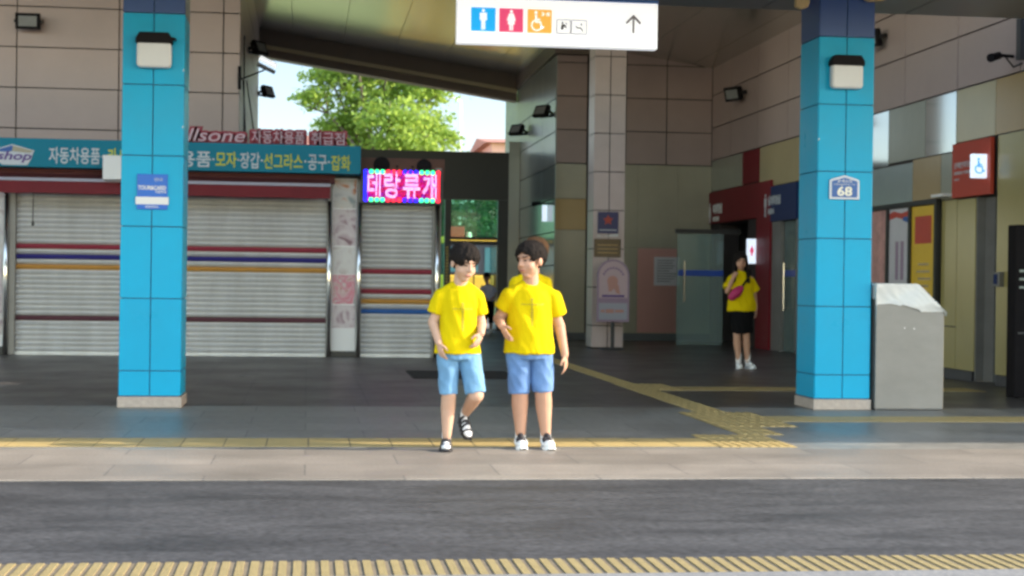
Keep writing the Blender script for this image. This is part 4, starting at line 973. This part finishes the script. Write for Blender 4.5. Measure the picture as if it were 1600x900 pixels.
def grow(name, bm, voxel, smooth, mat, parent, wr=0.0, ws=9.0, wst=(1, 1, 1)):
    me = bm.mesh(name)
    o = bpy.data.objects.new(name, me); COL.objects.link(o)
    r_ = o.modifiers.new('r', 'REMESH'); r_.mode = 'VOXEL'; r_.voxel_size = voxel
    if smooth: s_ = o.modifiers.new('s', 'SMOOTH'); s_.iterations = smooth; s_.factor = .5
    m2 = bpy.data.meshes.new_from_object(o.evaluated_get(bpy.context.evaluated_depsgraph_get()))
    bpy.data.objects.remove(o); bpy.data.meshes.remove(me)
    if wr:
        nn = [v.normal.copy() for v in m2.vertices]; sd = random.uniform(0, 50)
        for v, n_ in zip(m2.vertices, nn):
            q_ = Vector(((v.co.x+.25*v.co.z)*wst[0], v.co.y*wst[1], v.co.z*wst[2]))*ws+Vector((sd, sd, 0))
            v.co += n_*wr*(.8*noise.noise(q_)+.9*(.5-abs(noise.noise(q_*1.3+Vector((7, 0, v.co.x*3))))*2)+.35*noise.noise(q_*3.1)+.1)
    for p in m2.polygons: p.use_smooth = True
    m2.materials.clear(); m2.materials.append(mt[mat]); m2.name = name
    o = bpy.data.objects.new(name, m2); COL.objects.link(o); o.parent = parent; o['_o'] = [0, 0, 0]
    return o
def hand(bm, wr, d, nrm, thumb, s=1.0, curl=.5):
    """wrist, finger direction d, palm normal nrm, thumb: side vector towards the thumb"""
    d = Vector(d).normalized(); nrm = Vector(nrm); nrm = (nrm-d*nrm.dot(d)).normalized(); sd = d.cross(nrm)
    if sd.dot(Vector(thumb)) < 0: sd = -sd
    wr = Vector(wr)
    rot = Matrix((sd, d, nrm)).transposed()
    sph(bm, wr+d*.040*s, (.034*s, .046*s, .014*s), rot, 14)
    for i, (off, ln) in enumerate(((.026, .062), (.0088, .07), (-.0088, .065), (-.026, .05))):
        p = wr+d*.072*s+sd*off*s; a = .18+.08*i; dd = d+sd*off*1.6
        for seg, f_ in enumerate((.45, .32, .25)):
            q_ = p+(dd*math.cos(a)+nrm*math.sin(a)).normalized()*ln*f_*s
            cap(bm, p, q_, (.0080-.0009*seg)*s, (.0074-.0009*seg)*s, 8); p = q_; a += curl*(.55+.15*seg)
    p = wr+d*.022*s+sd*.028*s; q_ = p+(sd*.75+d*.75+nrm*.3).normalized()*.034*s
    cap(bm, p, q_, .0105*s, .0092*s, 8); cap(bm, q_, q_+(d*.9+sd*.25+nrm*.35).normalized()*.028*s, .009*s, .0075*s, 8)

def head_geo(bm, c, rot, s):
    T = lambda x, y, z: Vector(c)+rot @ Vector((x*s, y*s, z*s))
    E = lambda p, r: sph(bm, T(*p), tuple(k*s for k in r), rot, 20)
    E((0, .016, .040), (.074, .090, .082)); E((0, -.018, -.022), (.060, .066, .074)); E((0, -.036, -.078), (.030, .034, .026))
    E((.034, -.036, -.030), (.028, .034, .032)); E((-.034, -.036, -.030), (.028, .034, .032))
    E((0, -.062, .034), (.048, .022, .018))
    cap(bm, T(0, -.080, .016), T(0, -.094, -.016), .0075*s, .0125*s, 10); E((.011, -.084, -.02), (.009, .010, .008)); E((-.011, -.084, -.02), (.009, .010, .008))
    E((0, -.074, -.047), (.022, .010, .010)); E((0, -.072, -.058), (.018, .010, .008))
    for sx in (-1, 1): E((sx*.077, .012, -.002), (.010, .020, .030))
def face_parts(par, c, rot, s, hairmat, skin):
    T = lambda x, y, z: Vector(c)+rot @ Vector((x*s, y*s, z*s))
    for sx in (-1, 1):
        b = GB(); sph(b, T(sx*.030, -.0765, .010), (.0130*s, .006*s, .0042*s), rot @ Euler((0, 0, sx*.25)).to_matrix(), 10); raw('eye', b, 'eye', par)
        b = GB(); cap(b, T(sx*.016, -.083, .030), T(sx*.044, -.072, .033), .0042*s, .0032*s, 8); raw('eyebrow', b, hairmat, par)
    b = GB(); cap(b, T(-.020, -.078, -.053), T(0, -.0835, -.0515), .0038*s, .0046*s, 8); cap(b, T(0, -.0835, -.0515), T(.020, -.078, -.053), .0046*s, .0038*s, 8); raw('mouth', b, 'lip', par)
def raw(name, bm, mat, parent, smooth=True):
    me = bm.mesh(name)
    for p in me.polygons: p.use_smooth = smooth
    me.materials.append(mt[mat]); o = bpy.data.objects.new(name, me); COL.objects.link(o); o.parent = parent; o['_o'] = [0, 0, 0]
    return o
def hair_geo(bm, c, rot, s, fringe=.055, length=0.0, nl=170, seed=1, tuft=.5):
    """a cap of overlapping locks growing from the whorl down to the hairline"""
    rnd = random.Random(seed)
    T = lambda x, y, z: Vector(c)+rot @ Vector((x*s, y*s, z*s))
    sph(bm, T(0, .026, .054), (.079*s, .086*s, .077*s), rot, 22)
    C0, RX, RY, RZ = Vector((0, .018, .042)), .080, .096, .088
    for i in range(nl):
        az = rnd.uniform(0, 2*math.pi)            # 0 = right, -pi/2 = front
        fr = max(0, -math.sin(az))                # 1 at the front
        back = max(0, math.sin(az))
        zend = fringe*fr**.7 + (1-fr**.7)*(-.005 if back < .3 else -.055) + rnd.uniform(-.020, .016)
        if fr < .75 and back < .3 and abs(math.cos(az)) > .6: zend = .012+rnd.uniform(-.012, .012)
        e_end = math.asin(max(-.95, min(.95, (zend-C0.z)/RZ)))
        st = rnd.uniform(.35, 1.35)
        if st < e_end+.25: st = e_end+.3
        prev = None; n_ = 5
        for k_ in range(n_+1):
            t_ = k_/n_; el = st+(e_end-st)*t_; a_ = az+.35*t_*rnd.uniform(-.3, 1)
            lift = 1.02+.08*math.sin(t_*3.1)*rnd.uniform(.2, 1)*tuft*2+(.04*tuft if k_ == n_ else 0)
            p = C0+Vector((math.cos(a_)*math.cos(el)*RX, math.sin(a_)*math.cos(el)*RY, math.sin(el)*RZ))*lift
            p = T(*p)
            if prev is not None: cap(bm, prev, p, (.0115-.0012*k_)*s, (.0105-.0013*k_)*s, 6)
            prev = p
def shoe(par, M4, kind, s=1.0):
    """M4: frame at the heel on the sole, toe along -Y"""
    X = lambda x, y, z: M4 @ Vector((x*s, y*s, z*s))
    rot = M4.to_3x3(); 
    out = [(-.026, .03), (.026, .03), (.033, -.01), (.034, -.06), (.042, -.12), (.040, -.165), (.024, -.195), (-.012, -.198), (-.034, -.175), (-.041, -.12), (-.034, -.06), (-.033, -.01)]
    b = GB()
    for (z0, z1, k_) in ((0, .020, 1.0),):
        n_ = len(out)
        b.add([tuple(X(x*1.05, y*1.02, z0+(.012 if y < -.18 else 0))) for x, y in out]+[tuple(X(x, y, z1+(.008 if y < -.18 else 0))) for x, y in out],
              [tuple(range(n_-1, -1, -1)), tuple(range(n_, 2*n_))]+[(i, (i+1) % n_, (i+1) % n_+n_, i+n_) for i in range(n_)])
    E = lambda bm_, p, r, q=None: sph(bm_, X(*p), tuple(k_*s for k_ in r), rot @ (q if q else Matrix.Identity(3)), 16)
    if kind == 'sandal':
        sh_ = raw('sandal', b, 'rubber', par, False)
        f = GB(); E(f, (0, -.005, .045), (.031, .036, .034)); E(f, (0, -.13, .036), (.038, .062, .024)); E(f, (0, -.07, .046), (.034, .06, .032)); cap(f, X(0, .0, .05), X(0, .005, .125), .033*s, .036*s, 12)
        grow('sock', f, .006, 3, 'sock', par, .001, 30)
        st_ = GB()
        for (y, w_, h_, tw) in ((-.135, .042, .047, .0), (-.088, .040, .068, .15), (-.062, .038, .078, -.15), (-.02, .037, .095, 0)):
            for i in range(11):
                a0, a1 = math.pi*i/11, math.pi*(i+1)/11
                cap(st_, X(w_*math.cos(a0), y+tw*w_*math.cos(a0), .012+h_*math.sin(a0)*.93), X(w_*math.cos(a1), y+tw*w_*math.cos(a1), .012+h_*math.sin(a1)*.93), .0115*s, .0115*s, 6)
        for sx in (-1, 1): cap(st_, X(sx*.034, -.04, .03), X(sx*.034, .02, .06), .007*s, None, 6)
        cap(st_, X(-.034, .02, .06), X(0, .038, .062), .007*s, None, 6); cap(st_, X(.034, .02, .06), X(0, .038, .062), .007*s, None, 6)
        grow('strap', st_, .004, 1, 'rubber', sh_)
    else:
        sh_ = raw('sneaker', b, 'shoewhite', par, False)
        u = GB(); E(u, (0, -.135, .036), (.041, .060, .030))
        if kind != 'sneaker': E(u, (0, -.005, .045), (.035, .040, .046)); E(u, (0, -.075, .052), (.036, .062, .038))
        grow('upper', u, .005, 3, 'shoewhite', sh_)
        f = GB(); cap(f, X(0, .0, .07), X(0, .004, .135), .036*s, .036*s, 12); grow('sock', f, .006, 2, 'sock', par, .001, 30)
        if kind == 'sneaker':
            d_ = GB(); E(d_, (0, -.005, .045), (.036, .041, .050)); E(d_, (0, -.072, .052), (.038, .058, .040)); E(d_, (0, -.055, .082), (.026, .040, .028), Euler((-.35, 0, 0)).to_matrix())
            grow('dark_panels', d_, .005, 2, 'rubber', sh_)
            for sx in (-1, 1):
                w_ = GB(); cap(w_, X(sx*.037, -.10, .036), X(sx*.038, -.045, .060), .011*s, .009*s, 8); cap(w_, X(sx*.038, -.045, .060), X(sx*.034, .0, .052), .009*s, .006*s, 8); grow('side_stripe', w_, .003, 1, 'shoewhite', sh_)
            l_ = GB()
            for i in range(4): cap(l_, X(-.018, -.05-.018*i, .096-.007*i), X(.018, -.05-.018*i, .096-.007*i), .0045*s, None, 6)
            grow('laces', l_, .003, 0, 'shoewhite', sh_)
    return sh_
def foot_frame(p, yaw=0, pitch=0):   # heel position, toe direction turned by yaw, toe dropped by pitch
    return Matrix.Translation(p) @ Euler((pitch, 0, yaw)).to_matrix().to_4x4()

def chest_print(par, shirt, cx, ztop, wid, zbot, yaw=0):
    bv = BVHTree.FromPolygons([v.co for v in shirt.data.vertices], [tuple(p.vertices) for p in shirt.data.polygons])
    m = MB(); rnd = random.Random(3)
    def q(x0, x1, z0, z1):
        pts = []
        for x, z in ((x0, z0), (x1, z0), (x1, z1), (x0, z1)):
            h = bv.ray_cast(Vector((x, -1, z)), Vector((0, 1, 0)))
            if h[0] is None: return
            pts.append(h[0]+h[1]*.0025)
        m.add(pts, [(0, 1, 2, 3)])
    x = cx-wid
    while x < cx+wid:
        l_ = rnd.uniform(.008, .02); q(x, x+l_, ztop, ztop+rnd.uniform(.004, .009)); x += l_+.004
    z = ztop+.045
    while z > zbot:
        l_ = rnd.uniform(.008, .018); a_ = rnd.uniform(.004, .008); q(cx-a_, cx+a_, z-l_, z); z -= l_+.004
    return m.build('chest_print', 'ink', shirt)

# ---- left boy, in walking step, head turned to his left and down
def left_boy():
    P = thing('person', 'boy in yellow T-shirt and pale denim shorts, black sandals, stepping forward', 'person', (1.08, 11.1, 0), 'children in yellow shirts')
    hr = Euler((R(16), R(4), R(24))).to_matrix(); hc = V(.018, -.035, 1.318); hs_ = 1.12
    b = GB()
    head_geo(b, hc, hr, hs_)
    cap(b, V(-.006, .018, 1.13), V(.004, .0, 1.27), .054, .047)
    sph(b, V(-.01, .01, 1.02), (.112, .082, .15)); sph(b, V(-.015, .0, .85), (.118, .092, .15)); sph(b, V(-.01, .01, .72), (.118, .078, .08))
    sL, sR = V(-.140, .01, 1.10), V(.115, .01, 1.10)
    cap(b, sL+V(.02, 0, 0), V(-.02, .01, 1.10), .03, .036); cap(b, sR-V(.02, 0, 0), V(0, .01, 1.10), .03, .036)
    eL, wL = V(-.196, .015, .905), V(-.158, -.075, .762)
    eR, wR = V(.152, .03, .90), V(.136, -.11, .835)
    cap(b, sL+V(.015, 0, -.03), eL, .036, .036); cap(b, eL, wL, .036, .025)
    cap(b, sR-V(.015, 0, .03), eR, .036, .036); cap(b, eR, wR, .036, .025)
    hand(b, wL, V(.22, -.10, -.95), V(.7, .45, .15), V(.5, -.8, 0), .95, .55)
    hand(b, wR, V(-.35, -.15, -.85), V(-.5, .6, .3), V(-.5, -.8, 0), .95, .7)
    kL, aL = V(-.078, -.02, .40), V(-.086, .02, .10)
    kR, aR = V(.112, -.05, .395), V(.062, .24, .235)
    cap(b, V(-.080, .01, .62), kL, .062, .053); cap(b, kL, V(-.080, .015, .30), .052, .052); cap(b, V(-.080, .015, .30), aL, .052, .032)
    cap(b, V(.072, .01, .62), kR, .062, .055); cap(b, kR, kR.lerp(aR, .35)+V(0, .012, 0), .052, .050); cap(b, kR.lerp(aR, .35)+V(0, .012, 0), aR, .050, .032)
    grow('body', b, .0048, 3, 'skin', P)
    body = P.children[0]
    face_parts(P, hc, hr, hs_, 'hair', 'skin')
    h = GB(); hair_geo(h, hc, hr, hs_, .058, seed=4, tuft=.85); grow('hair', h, .005, 1, 'hair', P)
    s = GB()
    eloft(s, [(-.02, 0, .685, .168, .116), (-.02, 0, .74, .158, .114), (-.016, 0, .88, .136, .108), (-.014, .005, 1.0, .130, .108), (-.012, .01, 1.07, .138, .100), (-.012, .012, 1.13, .118, .084), (-.01, .014, 1.165, .084, .070), (-.008, .014, 1.182, .068, .062)], tilt=.022, tz=1.16)
    for (a, e, o_) in ((sL, eL, V(-.012, 0, 0)), (sR, eR, V(.012, 0, 0))):
        d_ = (e-a); e2 = a+d_*.68+o_*.6; a2 = a+V(0, 0, -.016)+o_*.6
        cap(s, V(-.01+(a.x+.01)*.35, .012, 1.160), a2, .036, .056); frus(s, a2, e2, .056, .057, n=18)
    sh = grow('shirt', s, .0065, 6, 'shirt', P, .008, 9, (1, 1, .40))
    chest_print(P, sh, .005, 1.0, .07, .86)
    j = GB()
    eloft(j, [(-.012, .005, .645, .150, .100), (-.012, .005, .72, .150, .106), (-.015, .005, .76, .146, .104)])
    frus(j, V(-.085, .005, .68), V(-.083, -.012, .398), .080, .067, n=22); frus(j, V(.068, .005, .68), V(.108, -.038, .408), .080, .074, n=22)
    grow('shorts', j, .0065, 3, 'denim_light', P, .008, 9, (1, 1, .6))
    shoe(P, foot_frame(V(-.088, .035, 0), R(-6)), 'sandal', .92)
    shoe(P, foot_frame(V(.048, .27, .175), R(14), R(42)), 'sandal', .92)
    return P
def right_boy():
    P = thing('person', 'boy in yellow T-shirt and blue denim shorts, white sneakers, head turned aside', 'person', (1.64, 11.25, 0), 'children in yellow shirts')
    hr = Euler((R(3), R(-3), R(-50))).to_matrix(); hc = V(-.050, -.01, 1.345); hs_ = 1.14
    b = GB()
    head_geo(b, hc, hr, hs_)
    cap(b, V(-.036, .022, 1.15), V(-.042, .012, 1.29), .061, .054)
    sph(b, V(-.035, .01, 1.03), (.132, .096, .15)); sph(b, V(-.045, -.01, .86), (.140, .110, .16)); sph(b, V(-.045, .01, .73), (.125, .085, .08))
    sL, sR = V(-.180, .01, 1.11), V(.112, .01, 1.10)
    cap(b, sL+V(.02, 0, 0), V(-.05, .01, 1.11), .034, .04); cap(b, sR-V(.02, 0, 0), V(-.02, .01, 1.11), .034, .04)
    eL, wL = V(-.262, .06, .93), V(-.262, -.13, .885)
    eR, wR = V(.180, .04, .88), V(.212, -.02, .675)
    cap(b, sL+V(.015, 0, -.03), eL, .040, .042); cap(b, eL, wL, .041, .028)
    cap(b, sR-V(.015, 0, .03), eR, .040, .042); cap(b, eR, wR, .041, .028)
    hand(b, wL, V(.30, -.45, -.75), V(.8, .3, .1), V(.2, -.5, .8), 1.0, .35)
    hand(b, wR, V(.10, -.08, -1), V(-.8, .4, 0), V(-.3, -.9, 0), 1.02, .55)
    kL, aL = V(-.112, -.02, .42), V(-.098, .02, .11)
    kR, aR = V(.055, -.03, .42), V(.083, .0, .11)
    for hx, k_, a_ in ((-.124, kL, aL), (.042, kR, aR)):
        c_ = k_.lerp(a_, .34)+V(0, .014, 0)
        cap(b, V(hx, .01, .60), k_, .068, .060); cap(b, k_, c_, .060, .061); cap(b, c_, a_, .061, .037)
    grow('body', b, .0048, 3, 'skin_tan', P)
    face_parts(P, hc, hr, hs_, 'hair', 'skin_tan')
    h = GB(); hair_geo(h, hc, hr, hs_, .064, seed=9, tuft=.85); grow('hair', h, .005, 1, 'hair', P)
    s = GB()
    eloft(s, [(-.047, 0, .685, .184, .136), (-.047, 0, .75, .178, .138), (-.047, 0, .90, .164, .138), (-.042, .005, 1.02, .154, .126), (-.038, .01, 1.08, .158, .112), (-.036, .014, 1.14, .134, .09), (-.036, .018, 1.18, .094, .074), (-.036, .018, 1.198, .076, .068)], tilt=.024, tz=1.17)
    for (a, e, o_) in ((sL, eL, V(-.010, 0, 0)), (sR, eR, V(.016, 0, 0))):
        e2 = a+(e-a)*.62+o_*.7; a2 = a+V(0, 0, -.014)+o_*.7
        cap(s, V(-.036+(a.x+.036)*.35, .014, 1.166), a2, .042, .063); frus(s, a2, e2, .063, .064, n=18)
    sh = grow('shirt', s, .0065, 6, 'shirt', P, .008, 9, (1, 1, .40))
    chest_print(P, sh, -.045, 1.035, .075, .89)
    j = GB()
    eloft(j, [(-.042, .005, .645, .166, .112), (-.042, .005, .72, .168, .122), (-.042, .005, .77, .166, .124)])
    frus(j, V(-.126, .005, .68), V(-.116, -.012, .393), .088, .073, n=22); frus(j, V(.042, .005, .68), V(.054, -.018, .408), .088, .077, n=22)
    grow('shorts', j, .0065, 3, 'denim', P, .008, 9, (1, 1, .6))
    shoe(P, foot_frame(V(-.098, .045, 0), R(-2)), 'sneaker', 1.0)
    shoe(P, foot_frame(V(.084, .02, 0), R(3)), 'sneaker', 1.03)
    return P
def hidden_child():
    P = thing('person', 'brown haired child in a yellow T-shirt mostly hidden behind another boy', 'person', (1.775, 12.15, 0), 'children in yellow shirts')
    hr = Euler((R(4), 0, R(-15))).to_matrix(); hc = V(-.012, 0, 1.405); hs_ = 1.08
    b = GB(); head_geo(b, hc, hr, hs_); cap(b, V(-.03, .02, 1.24), V(-.02, .01, 1.35), .05, .046)
    sph(b, V(-.035, .01, 1.10), (.13, .085, .16)); sph(b, V(-.035, .0, .92), (.13, .095, .17)); sph(b, V(-.035, .01, .76), (.132, .095, .10))
    for sx in (-1, 1):
        a = V(-.045+sx*.115, .01, 1.20); e = V(-.045+sx*.12, .04, .97); w_ = V(-.035+sx*.10, -.04, .78)
        a = a+V(0, 0, -.03); cap(b, a, V(-.035, .01, 1.19), .034, .04); cap(b, a, e, .037, .036); cap(b, e, w_, .036, .025); hand(b, w_, V(0, -.1, -1), V(-sx, .2, 0), V(0, -1, 0), .95, .5)
        cap(b, V(-.045+sx*.075, .01, .70), V(-.020+sx*.088, -.02, .42), .075, .05); cap(b, V(-.020+sx*.088, -.02, .42), V(-.018+sx*.10, .02, .10), .048, .03)
    grow('body', b, .006, 3, 'skin', P); face_parts(P, hc, hr, hs_, 'hair_brown', 'skin')
    h = GB(); hair_geo(h, hc, hr, hs_, .05, seed=14, tuft=.9); grow('hair', h, .005, 1, 'hair_brown', P)
    s = GB()
    eloft(s, [(-.035, 0, .74, .15, .11), (-.035, .005, 1.06, .14, .105), (-.04, .01, 1.15, .135, .095), (-.04, .012, 1.22, .10, .078), (-.035, .014, 1.26, .062, .058)])
    for sx in (-1, 1):
        a = V(-.045+sx*.115, .01, 1.19); e = V(-.045+sx*.13, .03, 1.02); cap(s, V(-.045+sx*.045, .014, 1.235), a, .036, .05); frus(s, a, e, .05, .055, n=18)
    grow('shirt', s, .007, 5, 'shirt', P, .01, 7, (1, 1, .55))
    j = GB(); eloft(j, [(-.035, .005, .66, .145, .105), (-.035, .005, .82, .142, .102)])
    for sx in (-1, 1): frus(j, V(-.04+sx*.07, .005, .72), V(-.022+sx*.085, -.01, .45), .08, .064, n=20)
    grow('shorts', j, .007, 3, 'denim', P, .006, 9)
    for sx in (-1, 1): shoe(P, foot_frame(V(-.018+sx*.10, .035, 0), 0), 'plain', .8)
    return P
def woman():
    P = thing('person', 'woman in yellow T-shirt and black skirt, magenta sling bag, hand at chin', 'person', (6.2, 21.9, 0))
    hr = Euler((R(4), 0, R(-8))).to_matrix(); hc = V(-.062, -.01, 1.525); hs_ = 1.08; cx = -.05
    b = GB(); head_geo(b, hc, hr, hs_); cap(b, V(cx, .02, 1.33), V(-.058, .01, 1.46), .05, .046)
    sph(b, V(cx, .01, 1.20), (.15, .095, .17)); sph(b, V(cx, .0, 1.0), (.135, .095, .17)); sph(b, V(cx, .01, .88), (.13, .09, .08))
    sL, sR = V(-.200, .01, 1.29), V(.100, .01, 1.29)
    cap(b, sL, V(cx, .01, 1.31), .038, .042); cap(b, sR, V(cx, .01, 1.31), .038, .042)
    eL, wL = V(-.262, -.04, 1.10), V(-.205, -.14, 1.29); eR, wR = V(.160, .05, 1.06), V(.175, .0, .86)
    cap(b, sL, eL, .039, .037); cap(b, eL, wL, .036, .026); cap(b, sR, eR, .039, .037); cap(b, eR, wR, .036, .025)
    hand(b, wL, V(.45, .25, .85), V(.6, .7, -.2), V(.2, .9, .3), 1.0, .9); hand(b, wR, V(.03, -.05, -1), V(-1, .2, 0), V(0, -1, 0), 1.05, .5)
    for hx, kx, ax in ((-.115, -.105, -.062), (.02, .030, .068)):
        k_, a_ = V(kx, -.02, .47), V(ax, .02, .11); c_ = k_.lerp(a_, .33)+V(0, .012, 0)
        cap(b, V(hx*.8, .01, .80), k_, .066, .054); cap(b, k_, c_, .054, .056); cap(b, c_, a_, .056, .034)
    grow('body', b, .006, 3, 'skin_tan', P); face_parts(P, hc, hr, hs_, 'hair', 'skin_tan')
    h = GB(); hair_geo(h, hc, hr, hs_, .062, seed=21)
    for i in range(46):
        t_ = i/45; az = R(-28)+t_*R(236); x0, y0 = .084*math.cos(az), .03+.085*math.sin(az)
        T = lambda x, y, z: hc+hr @ Vector((x*hs_, y*hs_, z*hs_))
        e_ = random.uniform(-.27, -.19)
        if math.sin(az) < .55: p1_, p2_ = (x0*1.12, y0*.6-.055, -.10), (x0*1.12+random.uniform(-.012, .012), -.118+random.uniform(-.012, .01), e_)
        else: p1_, p2_ = (x0*1.15, y0*1.05, -.10), (x0*1.3, y0*1.1+.03, e_)
        cap(h, T(x0, y0, .03), T(*p1_), .014, .018, 6); cap(h, T(*p1_), T(*p2_), .018, .011, 6)
    grow('hair', h, .006, 1, 'hair', P)
    s = GB()
    eloft(s, [(-.035, 0, .825, .205, .135), (-.035, 0, .92, .200, .132), (-.045, 0, 1.08, .182, .122), (cx, .005, 1.2, .176, .116), (cx, .01, 1.28, .172, .104), (cx, .012, 1.34, .14, .085), (cx, .014, 1.38, .08, .066), (cx, .012, 1.395, .062, .058)])
    for (a, e, o_) in ((sL, eL, V(-.01, 0, 0)), (sR, eR, V(.022, 0, 0))):
        e2 = a+(e-a)*.78+o_; a2 = a+V(0, 0, -.026); cap(s, V(cx+(a.x-cx)*.35, .012, 1.345), a2, .042, .055); frus(s, a2, e2, .055, .074, n=18)
    grow('shirt', s, .007, 5, 'shirt', P, .014, 6, (1, 1, .5))
    k = GB(); eloft(k, [(-.015, .0, .505, .152, .115), (-.02, .0, .60, .156, .12), (-.03, .0, .75, .168, .125), (-.035, 0, .86, .165, .12)])
    grow('skirt', k, .007, 3, 'blackcloth', P, .012, 8, (1, 1, .3))
    g_ = GB()
    q_ = Euler((0, R(-42), 0)).to_matrix(); sph(g_, V(-.165, -.165, 1.085), (.135, .05, .068), q_); sph(g_, V(-.215, -.165, 1.035), (.07, .045, .06), q_)
    bag = grow('sling_bag', g_, .007, 3, 'magenta', P, .006, 14)
    tp = GB(); pts = [V(-.09, -.155, 1.16), V(.0, -.135, 1.27), V(.055, -.085, 1.36), V(.075, .0, 1.40), V(.05, .10, 1.34), V(-.1, .145, 1.16), V(-.25, .0, 1.0), V(-.26, -.13, 1.02)]
    for p, q2 in zip(pts, pts[1:]): cap(tp, p, q2, .016, None, 8)
    grow('strap', tp, .007, 2, 'blackcloth', bag)
    for a_, yw in ((-.062, -8), (.07, 12)): 
        sh_ = shoe(P, foot_frame(V(a_, .04, 0), R(yw)), 'plain', 1.1)
        f = GB(); cap(f, V(a_, .022, .12), V(a_*.98, .02, .20), .040, .042, 12); grow('sock', f, .006, 2, 'sock', P)
    return P
def far_person():
    P = thing('person', 'distant person in a pale top and dark trousers before the black portal', 'person', (4.16, 36.6, 0))
    hr = Euler((R(15), 0, R(-20))).to_matrix(); hc = V(0, -.02, 1.27); cx = .04
    b = GB(); head_geo(b, hc, hr, 1.0); cap(b, V(cx, .02, 1.08), V(0, 0, 1.22), .045)
    sph(b, V(cx, 0, .98), (.13, .09, .16)); sph(b, V(cx, 0, .75), (.13, .09, .14))
    for sx in (-1, 1):
        a, e, w_ = V(cx+sx*.14, 0, 1.06), V(cx+sx*.16, .02, .86), V(cx+sx*.09, -.14, .80)
        cap(b, a, V(cx, 0, 1.08), .04); cap(b, a, e, .04, .034); cap(b, e, w_, .034, .024); hand(b, w_, V(-sx*.4, -.7, -.1), V(0, .2, -1), V(0, -.2, 1), .95, .6)
        cap(b, V(cx+sx*.07, 0, .68), V(cx+sx*.07, -.01, .38), .075, .052); cap(b, V(cx+sx*.07, -.01, .38), V(cx+sx*.075, .02, .08), .05, .034)
    grow('body', b, .007, 3, 'skin_tan', P)
    h = GB(); hair_geo(h, hc, hr, 1.0, .055, seed=31, nl=90); grow('hair', h, .007, 1, 'hair', P)
    s = GB(); eloft(s, [(cx, 0, .74, .155, .115), (cx, 0, 1.0, .155, .11), (cx, 0, 1.08, .12, .085), (cx, 0, 1.12, .06, .055)])
    for sx in (-1, 1): a = V(cx+sx*.135, 0, 1.035); cap(s, V(cx+sx*.05, 0, 1.085), a, .034, .048); frus(s, a, V(cx+sx*.162, .01, .93), .048, .056, n=16)
    grow('top', s, .008, 4, 'lavender', P, .008, 8)
    k = GB(); eloft(k, [(cx, 0, .6, .15, .11), (cx, 0, .78, .146, .11)])
    for sx in (-1, 1): frus(k, V(cx+sx*.072, 0, .66), V(cx+sx*.074, 0, .22), .085, .058, n=18)
    grow('trousers', k, .008, 3, 'blackcloth', P, .006, 9)
    for sx in (-1, 1): shoe(P, foot_frame(V(cx+sx*.075, .04, 0), 0), 'plain', 1.0)
    return P
left_boy(); right_boy(); hidden_child(); woman(); far_person()

for o in bpy.data.objects:
    if '_o' in o: del o['_o']
    if o.type == 'MESH' and len(o.data.materials) == 0: o.data.materials.append(mt['white'])
